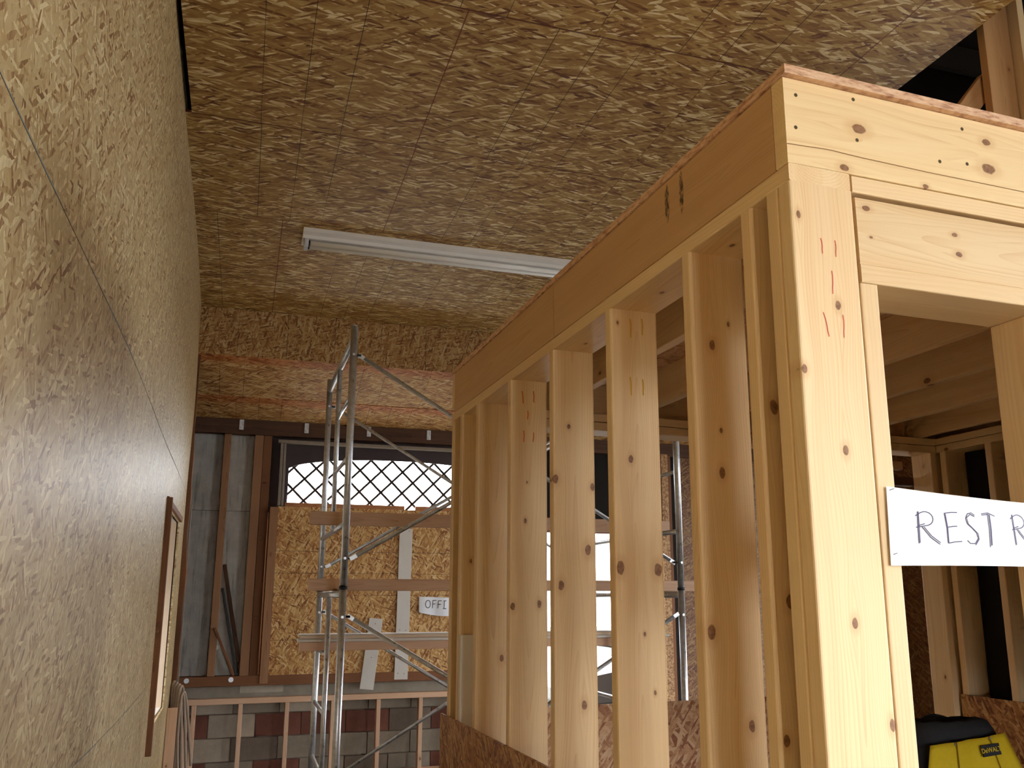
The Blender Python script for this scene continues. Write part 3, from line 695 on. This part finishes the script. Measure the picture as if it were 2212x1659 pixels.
# ---- upper framing standing on the loft deck beyond the edge of the ceiling
up = thing('stud_wall', (3.0, 2.65, 2.585), 'short upper framing standing on the deck beside the black roof void', 'stud wall')
M_UP = pine('pine_upper', (206, 160, 112), (186, 138, 90), (150, 102, 62), kn=0.3)
box('stud', (2.955, 2.65, 2.585), (3.100, 2.688, 4.38), M_UP, up)
box('stud', (3.105, 2.60, 2.585), (3.142, 2.74, 4.38), M_PINE2, up)
box('stud', (3.190, 2.60, 2.585), (3.330, 2.638, 4.02), M_UP, up)
beam('brace', (2.80, 2.72, 3.60), (3.01, 2.72, 3.85), 0.09, 0.036, VX, M_UP, up)
box('stud', (2.80, 2.70, 2.585), (2.94, 2.738, 3.635), M_UP, up)

# ================================================================== paper signs
ps = thing('paper_sign', bw(0.157, -0.004, 1.67), 'curling white paper strip hand lettered REST R across the doorway', 'sign')
def sheet_pos(s, t):
    """s: metres from left edge, t 0 bottom .. 1 top"""
    top = 1.806 - 0.115 * s + 0.165 * s * s
    bot = 1.670 + 0.012 * s - 0.03 * s * s
    z = bot + (top - bot) * t
    out = 0.004 + 0.050 * math.sin(min(1.0, s / 0.44) * math.pi) * (0.25 + 0.75 * (1 - t)) * 0.55 + 0.010 * t * math.sin(s * 9)
    curl = 0.010 * max(0, 0.18 - t) / 0.18 * math.sin(min(1, s / .44) * math.pi)
    return bw(0.156 - 0.004 * (1 - t) + s, -out + curl, z)
V, F = [], []; ns, nt = 36, 12; c0 = bw(0.157, -0.004, 1.67)
for i in range(ns + 1):
    for j in range(nt + 1): V.append(sheet_pos(0.446 * i / ns, j / nt) - c0)
for i in range(ns):
    for j in range(nt): a = i*(nt+1)+j; F.append((a, a+nt+1, a+nt+2, a+1))
link('sheet', mesh('sheet', V, F, True), ps, M_PAPER, Matrix.Translation(c0))
def arc(cx, cy, rx, ry, a0, a1, n=9): return [(cx + rx*math.cos(math.radians(a0+(a1-a0)*k/n)), cy + ry*math.sin(math.radians(a0+(a1-a0)*k/n))) for k in range(n+1)]
GL = {'R': ([[(0.02, 0), (0.03, .5), (0.06, 1)], [(0.07, .02), (0.09, .6), (0.10, 1)], [(-.05, .86)] + arc(.38, .78, .36, .22, 120, -70) + [(-.06, .5)], [(.02, .55), (.35, .62)], [(.22, .52), (.55, .2), (.95, -.02)], [(.30, .52), (.6, .24), (.98, .03)]]),
      'E': ([[(0.05, .95), (.12, .5), (.10, .02)], [(.10, .95), (.17, .5), (.14, .04)], [(0.02, .96), (.5, 1.0), (.9, 1.0)], [(.14, .52), (.5, .55), (.8, .56)], [(.10, .02), (.5, .06), (1.0, .08)]]),
      'S': ([[(.82, .92), (.6, 1.0), (.3, .97), (.12, .82), (.2, .64), (.5, .52), (.8, .36), (.86, .18), (.6, .02), (.25, .02), (.05, .12)], [(.80, .88), (.5, .96), (.2, .84), (.28, .64), (.58, .5), (.9, .34), (.92, .16), (.6, -.03)]]),
      'T': ([[(.0, .98), (.5, 1.02), (1.0, .92)], [(.02, .94), (.5, .97)], [(.46, 1.0), (.44, .5), (.32, -.08)], [(.56, .98), (.54, .5), (.42, -.04)], [(.62, .96), (.60, .5), (.48, -.02)]])}
def sign_letter(ch, u0, wd, zb, ht):
    V, F = [], []; wl_ = 0.0016
    for st in GL[ch]:
        P = []
        for k in range(len(st) - 1):
            for q in range(3):
                f = q / 3; P.append((st[k][0] + (st[k+1][0]-st[k][0])*f, st[k][1] + (st[k+1][1]-st[k][1])*f))
        P.append(st[-1])
        def pos(a, b, lift=0.0007):
            u = u0 + a * wd; z = zb + b * ht; s = u - 0.156
            top = 1.806 - 0.115*s + 0.165*s*s; bot = 1.670 + 0.012*s - 0.03*s*s
            return sheet_pos(s, min(.98, max(.02, (z - bot)/(top - bot)))) - DV * lift
        b0 = len(V)
        for i, p in enumerate(P):
            q0, q1 = P[max(i-1, 0)], P[min(i+1, len(P)-1)]
            tx, tz = (q1[0]-q0[0])*wd, (q1[1]-q0[1])*ht; l = math.hypot(tx, tz) or 1
            nx, nz = -tz/l*wl_/2, tx/l*wl_/2
            V += [pos(p[0] + nx/wd, p[1] + nz/ht) - c0, pos(p[0] - nx/wd, p[1] - nz/ht) - c0]
        for i in range(len(P) - 1): F.append((b0+2*i, b0+2*i+1, b0+2*i+3, b0+2*i+2))
    link('letter', mesh('letter', V, F), ps, M_INK, Matrix.Translation(c0))
for ch, u0, wd in (('R', .209, .043), ('E', .263, .031), ('S', .304, .029), ('T', .343, .031), ('R', .414, .044)): sign_letter(ch, u0, wd, 1.708, .055)
for (u, z) in ((.166, 1.800), (.163, 1.690)):
    s = u - .156; P = bw(u, -0.006, z)
    tube('staple', P - EU * .005 - VZ*.001, P + EU * .005 + VZ * .002, 0.0005, M_DKSTEEL, ps, 6)

po = thing('paper_sign', (1.665, YF - 0.02, 1.46), 'small white paper lettered OFFI pinned on the strand board door', 'sign')
V, F = [], []; nn = 12
for i in range(nn + 1):
    x = 1.667 + 0.40 * i / nn; wv = 0.006 * math.sin(i * 1.1) + .004
    V += [(x - 1.665, -wv * 1.5, (1.463 - 0.02 * math.sin(i / nn * 3) - 0.03 * i/nn) - 1.46), (x - 1.665, -wv * .5, 1.612 - 0.012 * i / nn - 1.46)]
for i in range(nn): F.append((2*i, 2*i+2, 2*i+3, 2*i+1))
link('sheet', mesh('sheet', V, F, True), po, M_PAPER, Matrix.Translation((1.665, YF - 0.03, 1.46)))
Mo = Matrix(((1, 0, 0, 0), (0, 0, -1, YF - 0.046), (0, 1, 0, 0), (0, 0, 0, 1)))
for st in ([arc(1.752, 1.541, .024, .036, 80, 440, 16)],
           [[(1.797, 1.502), (1.800, 1.577)], [(1.800, 1.575), (1.834, 1.577)], [(1.799, 1.541), (1.826, 1.543)]],
           [[(1.852, 1.500), (1.854, 1.574)], [(1.854, 1.572), (1.888, 1.573)], [(1.853, 1.538), (1.880, 1.540)]],
           [[(1.906, 1.571), (1.934, 1.572)], [(1.915, 1.571), (1.912, 1.497)], [(1.901, 1.497), (1.936, 1.496)]]):
    ribbon('letter', st, 0.0065, Mo, M_INKB, po)

# ================================================================== strip light on the ceiling
lt = thing('strip_light', (1.47, 5.81, HC), 'long white twin tube strip light, switched off, on the ceiling', 'light')
LX0, LX1 = 0.250, 2.690
V = []; prof = [(5.668, HC - 0.006), (5.672, HC - 0.002), (5.745, HC - 0.030), (5.80, HC - 0.034), (5.875, HC - 0.034), (5.93, HC - 0.030), (5.958, HC - 0.002), (5.962, HC - 0.006)]
prof = [(5.690, HC - 0.030), (5.690, HC - 0.001), (5.950, HC - 0.001), (5.950, HC - 0.030), (5.900, HC - 0.034), (5.885, HC - 0.052), (5.755, HC - 0.052), (5.740, HC - 0.034)]
for x in (LX0, LX1): V += [(x - 1.47, y - 5.81, z - HC) for y, z in prof]
n = len(prof); F = [(i, (i+1) % n, n + (i+1) % n, n + i) for i in range(n)] + [tuple(range(n-1, -1, -1)), tuple(range(n, 2*n))]
link('housing', mesh('housing', V, F), lt, M_WHITE, Matrix.Translation((1.47, 5.81, HC)))
for y in (5.785, 5.855):
    tb = tube('fluorescent_tube', (LX0 + 0.045, y, HC - 0.073), (LX1 - 0.045, y, HC - 0.073), 0.0175, M_TUBE, lt, 16)
    for x0, x1 in ((LX0 + 0.040, LX0 + 0.052), (LX1 - 0.052, LX1 - 0.040)):
        tube('end_cap', (x0, y, HC - 0.073), (x1, y, HC - 0.073), 0.0185, M_DKSTEEL, tb, 16)
    for x in (LX0 + 0.012, LX1 - 0.04): box('lamp_holder', (x, y - 0.025, HC - 0.095), (x + 0.028, y + 0.025, HC - 0.045), M_HOLDER, lt, 0.004)

# ================================================================== scaffold
sf = thing('scaffold', (1.62, 5.92, 0), 'tall galvanised tube scaffold tower with cross braces in the passage', 'scaffold')
XL, XR, YN, YB, YM = 0.556, 2.681, 5.157, 6.70, 5.955
TR = 0.0213
def sframe(X):
    for y in (YN, YB):
        tube('leg', (X, y, 1.668), (X, y, 3.205 if y == YN else 3.24), TR, M_STEEL, sf, 16)
        tube('leg', (X, y, 0.03), (X, y, 1.662), TR, M_STEEL, sf, 16)
        tube('coupling_ring', (X, y, 1.655), (X, y, 1.672), TR + 0.003, M_DKSTEEL, sf, 16)
        tube('coupling_pin', (X, y, 3.20), (X, y, 3.215), TR * .8, M_STEEL, sf, 12)
        box('base_plate', (X - .06, y - .06, 0.0), (X + .06, y + .06, .03), M_DKSTEEL, sf)
        for z in (3.03, 1.83, 1.505, 0.30):
            sx = 1 if X < 1.5 else -1
            tube('brace_lug', (X, y - 0.0, z), (X + sx * 0.045, y, z), 0.007, M_DKSTEEL, sf, 8)
            disc('pin_head', (X, y - TR, z - .002), (0, -1, 0), 0.008, 0.003, M_STEEL, sf, 10)
    # upper frame: top bar, ladder post, rungs between near leg and ladder post, cross bar
    tube('top_bar', (X, YN, 3.135), (X, YB, 3.155), 0.0205, M_STEEL, sf, 14)
    tube('ladder_post', (X, YM, 3.14), (X, YM, 2.05), 0.0165, M_STEEL, sf, 14)
    for z in (2.792, 2.420): tube('rung', (X, YN, z), (X, YM, z), 0.0125, M_STEEL, sf)
    tube('cross_bar', (X, YN, 2.030), (X, YB, 2.030), 0.0165, M_STEEL, sf, 14)
    # lower frame, turned round: ladder on the far side
    tube('top_bar', (X, YN, 1.628), (X, YB, 1.628), 0.0205, M_STEEL, sf, 14)
    tube('ladder_post', (X, YM, 1.625), (X, YM, 0.03), 0.0165, M_STEEL, sf, 14)
    for z in (1.250, 0.886, 0.525): tube('rung', (X, YM, z), (X, YB, z), 0.0135, M_STEEL, sf)
sframe(XL); sframe(XR)
for y in (YN, YB):
    for k, (za, zb) in enumerate(((3.03, 1.83), (1.83, 3.03), (1.505, 0.30), (0.30, 1.505))):
        oy = -0.012 if k % 2 else 0.012
        a, b = Vector((XL + 0.04, y + oy, za)), Vector((XR - 0.04, y + oy, zb)); dv = (b - a).normalized()
        br = tube('cross_brace', a + dv * .03, b - dv * .03, 0.0125, M_STEEL, sf)
        for p, q in ((a - dv * .012, a + dv * .05), (b - dv * .05, b + dv * .012)):
            beam('flattened_end', p, q, 0.026, 0.008, VY.cross(dv), M_STEEL, br, 0.002)

def plank(name, x0, x1, y, z0, z1, th, mat, label, sag=0.0):
    o = beam(name, (x0, y, (z0+z1)/2), (x1, y, (z0+z1)/2 + sag), z1 - z0, th, VZ, mat, None, 0.005)
    return tag(o, label, 'plank')
plank('scaffold_plank', 0.385, 2.83, 5.60, 2.048, 2.132, 0.038, M_PLANK, 'topmost pinkish timber on edge lying across the scaffold')
plank('scaffold_plank', 0.395, 3.02, 5.62, 1.650, 1.722, 0.042, M_PLANK, 'middle timber on edge on the scaffold with a blue clamp under it')
wp = thing('walk_board', (1.7, 6.2, 1.265), 'lowest scaffold board with white painted edges, below the middle timber', 'plank')
box('board', (0.40, 6.12, 1.266), (3.05, 6.26, 1.322), M_PLANK, wp)
box('white_edge', (0.385, 6.10, 1.323), (3.06, 6.275, 1.341), M_WHITEW, wp, 0.003)
box('board', (0.40, 6.135, 1.342), (3.05, 6.26, 1.364), M_LINING, wp)
box('white_edge', (0.392, 6.13, 1.365), (3.055, 6.262, 1.372), M_WHITEW, wp, 0.002)
cl = thing('spring_clamp', (0.585, 5.60, 1.64), 'small blue plastic clamp gripped under the middle scaffold timber', 'clamp')
M_BLUE = plain('blue_plastic', (70, 104, 160), 0.5)
box('jaw', (0.555, 5.585, 1.622), (0.620, 5.600, 1.6495), M_BLUE, cl, 0.004); box('grip', (0.565, 5.572, 1.612), (0.612, 5.588, 1.640), M_BLUE, cl, 0.004); tube('pivot', (0.59, 5.57, 1.630), (0.59, 5.602, 1.630), 0.006, M_DKSTEEL, cl, 10)

# ================================================================== low stud wall before the blocks
kn = thing('knee_wall', (1.2, YF - 0.02, 0), 'low new stud frame standing before the grey and red blocks', 'stud wall')
box('top_plate', (-0.42, YF - 0.045, 0.672), (2.90, YF + 0.045, 0.722), M_PLANK, kn, 0.003)
box('bottom_plate', (-0.42, YF - 0.045, 0.0), (2.90, YF + 0.045, 0.038), M_PLANK, kn, 0.003)
for x in (-0.395, -0.335, 0.058, 0.462, 0.872, 1.290, 1.690, 2.10, 2.50, 2.86):
    box('stud', (x - 0.002, YF - 0.045, 0.038), (x + 0.036, YF + 0.045, 0.672), M_PLANK, kn, 0.003)

# leaning scraps in the bay of the far wall
def lean(name, a, b, w_, t_, mat, label, cat):
    o = beam(name, a, b, w_, t_, VX, mat, None, 0.003); return tag(o, label, cat)
lean('leaning_batten', (0.060, YF + 0.03, 0.914), (-0.150, YF + 0.080, 1.905), 0.034, 0.022, M_DARKW, 'longest dark batten leaning in the grey bay by the strand board door', 'batten')
lean('leaning_bar', (0.020, YF + 0.03, 0.914), (-0.152, YF + 0.080, 1.690), 0.022, 0.016, M_DKSTEEL, 'thin grey bar leaning beside the longest dark batten', 'bar')
lean('leaning_batten', (-0.005, YF + 0.01, 0.914), (-0.190, YF - 0.013, 1.335), 0.024, 0.022, M_OLD, 'short reddish brown stick leaning lowest in the grey bay', 'batten')

# ================================================================== end of the left wall: rough post, pale batten, hanging rope, board
rp = thing('rough_post', (-0.50, 7.72, 0), 'rough dark split post at the far end of the left wall', 'post')
V, F = [], []; nz = 24
for i in range(nz + 1):
    z = 3.62 * i / nz - 0.0
    j = [0.012 * noise.noise((z * 3.1, k * 2.7, 1.0)) for k in range(4)]
    xr = -0.432 + 0.01 * math.sin(z * 1.3) + j[0]
    for (x, y) in ((-0.56, 7.675 + j[1]), (xr, 7.675 + j[2]), (xr + j[3] - 0.004, 7.80), (-0.56, 7.80)): V.append((x + 0.50, y - 7.72, z))
for i in range(nz):
    for k in range(4): F.append((4*i+k, 4*i+(k+1) % 4, 4*i+4+(k+1) % 4, 4*i+4+k))
F += [(3, 2, 1, 0), (4*nz, 4*nz+1, 4*nz+2, 4*nz+3)]
link('post', mesh('post', V, F), rp, M_OLD, Matrix.Translation((-0.50, 7.72, 0)))
o = beam('pale_batten', (-0.419, 7.84, 0.02), (-0.432, 7.84, 2.36), 0.016, 0.03, VX, M_GRAYW, None, 0.002); tag(o, 'thin pale batten standing against the rough dark post', 'batten')
M_ROPE = plain('beige_rope', (182, 160, 140), 0.85, 0, 0.25, 120)
V, F = [], []; c = Vector((-0.42, 7.56, 0.95))
for k in range(5):
    xo = -0.425 + 0.018 * k; top = 0.955 - 0.012 * k - (0.03 if k > 3 else 0); bot = 0.10 + 0.06 * k
    P = []
    half = 0.020 + 0.012 * k
    for s in range(15):
        f = s / 14; P.append((xo - 0.015 + 0.03 * k * (1 - f) ** 2 * .4 - half * .5 * (1-f), 7.56 - half - 0.006 * k, bot + (top - bot) * f))
    for s in range(1, 8):
        a = math.pi * s / 8; P.append((xo - 0.012 + 0.012 * s / 8, 7.56 - half * math.cos(a), top + 0.02 * math.sin(a)))
    for s in range(15):
        f = s / 14; P.append((xo + (0.035 + 0.012 * k) * f ** 0.8, 7.56 + half + 0.006 * k, top + (bot - top) * f))
    v, f_ = tube_mesh([Vector(p) - c for p in P], 0.0105, 8); b0 = len(V); V += v; F += [tuple(i + b0 for i in q) for q in f_]
rope = link('rope', mesh('rope', V, F, True), None, M_ROPE, Matrix.Translation(c)); tag(rope, 'beige rope hung in long loops at the far end of the left wall', 'rope')
o = beam('leaning_board', (-0.420, 7.40, 0.01), (-0.420, 7.40, 0.80), 0.07, 0.02, VX, M_PLANK, None, 0.003); tag(o, 'short orange brown board standing under the rope by the left wall', 'board')

# ================================================================== tool bag on a work table inside the restroom
wt = thing('work_table', (2.85, 2.95, 0), 'low plywood work table inside the restroom frame under the tool bag', 'table')
box('table_top', (2.40, 2.62, 0.885), (3.28, 3.28, 0.905), M_PINE2, wt)
for x in (2.45, 3.23):
    for y in (2.67, 3.23): box('leg', (x - .02, y - .02, 0), (x + .02, y + .02, 0.885), M_PINE, wt)
tb = thing('tool_bag', (2.752, 3.0, 0.906), 'open tool bag with yellow front pocket and black lining, on the work table', 'tool bag')
M_BAGY = plain('yellow_canvas', (226, 196, 34), 0.8, 0, 0.10, 60); M_BAGK = plain('black_canvas', (52, 54, 60), 0.85, 0, 0.2, 40)
cb = Vector((2.752, 3.0, 0.906))
def shell(name, prof, mat, sx=1.0):
    """lofted shell: list of (z, half width x, half depth y, y shift)"""
    V, F = [], []; n = 28
    for (z, hx, hy, ys) in prof:
        for k in range(n):
            a = 2*math.pi*k/n; ca, sa = math.cos(a), math.sin(a)
            q = 4.0; rr = (abs(ca)**q + abs(sa)**q) ** (-1/q)
            wv = 0.004 * noise.noise((k*.8, z*30, hx*9))
            V.append((hx*rr*ca, ys + hy*rr*sa + wv, z + 0.012*noise.noise((ca*2, sa*2, 4)) * (z > .1)))
    m = len(prof)
    for i in range(m-1):
        for k in range(n): F.append((i*n+k, i*n+(k+1) % n, (i+1)*n+(k+1) % n, (i+1)*n+k))
    F.append(tuple(range(n-1, -1, -1)))
    return link(name, mesh(name, V, F, True), tb, mat, Matrix.Translation(cb))
shell('body', [(0.0, .225, .085, .01), (.03, .232, .095, .01), (.10, .218, .085, .015), (.19, .190, .075, .03), (.222, .170, .068, .035), (.228, .156, .056, .036), (.19, .146, .05, .034), (.05, .13, .045, .02)], M_BAGK)
# yellow front pocket panel
V, F = [], []; na, nb = 16, 8
for j in range(nb + 1):
    for i in range(na + 1):
        s, t = i / na * 2 - 1, j / nb
        hw = .246 - .062 * t; zt = 0.004 + t * (0.148 + 0.030 * (s + 1) * .5)
        y = -0.124 + 0.034 * t + 0.018 * (abs(s) ** 6) + 0.006 * math.cos(s * 9.4)
        V.append((s * hw - 0.008, y, zt))
for j in range(nb):
    for i in range(na): a = j*(na+1)+i; F.append((a, a+1, a+na+2, a+na+1))
pk = link('front_pocket', mesh('front_pocket', V, F, True), tb, M_BAGY, Matrix.Translation(cb))
sm = pk.modifiers.new('thickness', 'SOLIDIFY'); sm.thickness = 0.004
M_SEAM = plain('dark_yellow_seam', (150, 124, 24), 0.8)
for s in (-0.42, 0.46): poly_tube('seam', [cb + Vector((s * (.246 - .062*t) - .008, -0.129 + .034*t + .006*math.cos(s*9.4), .006 + t * (.148 + .030*(s+1)*.5))) for t in (0, .25, .5, .75, 1)], 0.0022, M_SEAM, pk, 6)
for s in (-0.42, 0.46): disc('rivet', cb + Vector((s * .190 - .008, -0.096, .150 + .030*(s+1)*.5 - .004)), (0, -1, 0), 0.006, 0.003, M_STEEL, pk, 10)
Ml = Matrix.Translation(cb + Vector((0.064, -0.1125, 0.128))) @ Matrix.Rotation(math.radians(4), 4, 'Y').inverted() @ Matrix.Rotation(math.radians(-10), 4, 'X')
lb = link('label_patch', beam_mesh(0.088, 0.042, 0.004, 0.001), tb, M_BAGK, Ml @ Matrix.Rotation(math.radians(90), 4, 'X'))
cu = bpy.data.curves.new('label_text', 'FONT'); cu.body = 'DeWALT'; cu.size = 0.024; cu.align_x = 'CENTER'; cu.align_y = 'CENTER'; cu.offset = 0.0004
tmp = bpy.data.objects.new('label_text', cu); COL.objects.link(tmp)
bpy.context.view_layer.update()
me = bpy.data.meshes.new_from_object(tmp.evaluated_get(bpy.context.evaluated_depsgraph_get())); bpy.data.objects.remove(tmp)
for m_ in list(me.materials): me.materials.pop()
link('label_text', me, tb, M_BAGY, Ml @ Matrix.Rotation(math.radians(90), 4, 'X') @ Matrix.Translation((0, 0, 0.0025)))
for yy in (-0.035, 0.085):
    poly_tube('handle', [cb + Vector((-.10 + .2*k/12, yy + .03*math.sin(k/12*math.pi) * (1 if yy > 0 else .8), .20 + (.030 if yy > 0 else -.03)*math.sin(k/12*math.pi))) for k in range(13)], 0.008, M_BAGK, tb, 8)
# crumpled cloth beside the bag
V, F = [], []; n = 16
for j in range(n + 1):
    for i in range(n + 1):
        a, b = i/n*2-1, j/n*2-1; r2 = a*a + b*b
        z = max(0.0, 0.075 * math.exp(-r2*1.4) + 0.03 * noise.noise((a*3, b*3, 2)) * math.exp(-r2)) + .003
        V.append((a*.085, b*.12, z))
for j in range(n):
    for i in range(n): a = j*(n+1)+i; F.append((a, a+1, a+n+2, a+n+1))
M_RAG = plain('grey_blue_cloth', (96, 102, 116), 0.9, 0, 0.2, 30)
rg = link('crumpled_cloth', mesh('crumpled_cloth', V, F, True), None, M_RAG, Matrix.Translation((3.155, 2.92, 0.906))); tag(rg, 'crumpled grey blue cloth right of the yellow tool bag', 'cloth')
sm = rg.modifiers.new('thickness', 'SOLIDIFY'); sm.thickness = 0.003

# ================================================================== car outside the far doorway
car = thing('car', (5.9, 10.9, -0.16), 'dark grey car parked outside, glimpsed between the studs', 'car')
M_CAR = plain('grey_car_paint', (56, 58, 58), 0.25, 0.2, 0.03); M_GLASS = plain('car_glass', (40, 46, 52), 0.08, 0, 0.05, spec=0.8); M_TYRE = plain('tyre_rubber', (28, 28, 30), 0.9); M_CHROME = plain('chrome_trim', (220, 222, 224), 0.12, 1.0, 0.02)
cc = Vector((5.9, 10.9, -0.16))
def loft(name, secs, mat, parent):
    """closed sections along x, each a list of (y, z)"""
    n = len(secs[0][1]); V = []; F = []
    for x, s in secs: V += [(x, y, z) for y, z in s]
    for i in range(len(secs) - 1):
        for k in range(n): F.append((i*n+k, i*n+(k+1) % n, (i+1)*n+(k+1) % n, (i+1)*n+k))
    F += [tuple(range(n-1, -1, -1)), tuple(range((len(secs)-1)*n, len(secs)*n))]
    return link(name, mesh(name, V, F), parent, mat, Matrix.Translation(cc))
def sec(hw, zb, zt, crown=.03): return [(-hw, zb), (hw, zb), (hw + .02, (zb+zt)/2), (hw - .06, zt), (0, zt + crown), (-hw + .06, zt), (-hw - .02, (zb+zt)/2)]
loft('body', [(-2.2, sec(.70, .38, .66)), (-2.05, sec(.80, .26, .80)), (-1.4, sec(.86, .22, .92)), (-.95, sec(.87, .22, .97)), (.6, sec(.87, .22, .98)), (1.6, sec(.86, .24, .98)), (2.15, sec(.80, .30, .94)), (2.25, sec(.72, .40, .80))], M_CAR, car)
loft('cabin', [(-.95, sec(.78, .96, .99, .0)), (-.25, sec(.68, .96, 1.40)), (.4, sec(.68, .96, 1.45)), (1.0, sec(.67, .96, 1.42)), (1.65, sec(.74, .96, .99, .0))], M_GLASS, car)
loft('roof', [(-.30, sec(.64, 1.40, 1.42)), (.4, sec(.66, 1.44, 1.47)), (1.05, sec(.64, 1.41, 1.43))], M_CAR, car)
for x in (-1.35, 1.4):
    for s in (-1, 1):
        wh = tube('wheel', cc + Vector((x, s * .70, .32)), cc + Vector((x, s * .89, .32)), .32, M_TYRE, car, 24)
        disc('wheel_trim', cc + Vector((x, s * .885, .32)), (0, s, 0), .20, .012, M_CHROME, wh, 20)
for s in (-1, 1): box('headlamp', cc + Vector((-2.19, s * .55 - .12, .60)), cc + Vector((-2.06, s * .55 + .12, .72)), M_CHROME, car, 0.02)
box('bumper', cc + Vector((-2.27, -.72, .40)), cc + Vector((-2.15, .72, .52)), M_TYRE, car, 0.02)
box('side_trim', cc + Vector((-1.6, -.905, .60)), cc + Vector((1.7, -.885, .64)), M_CHROME, car, 0.004)
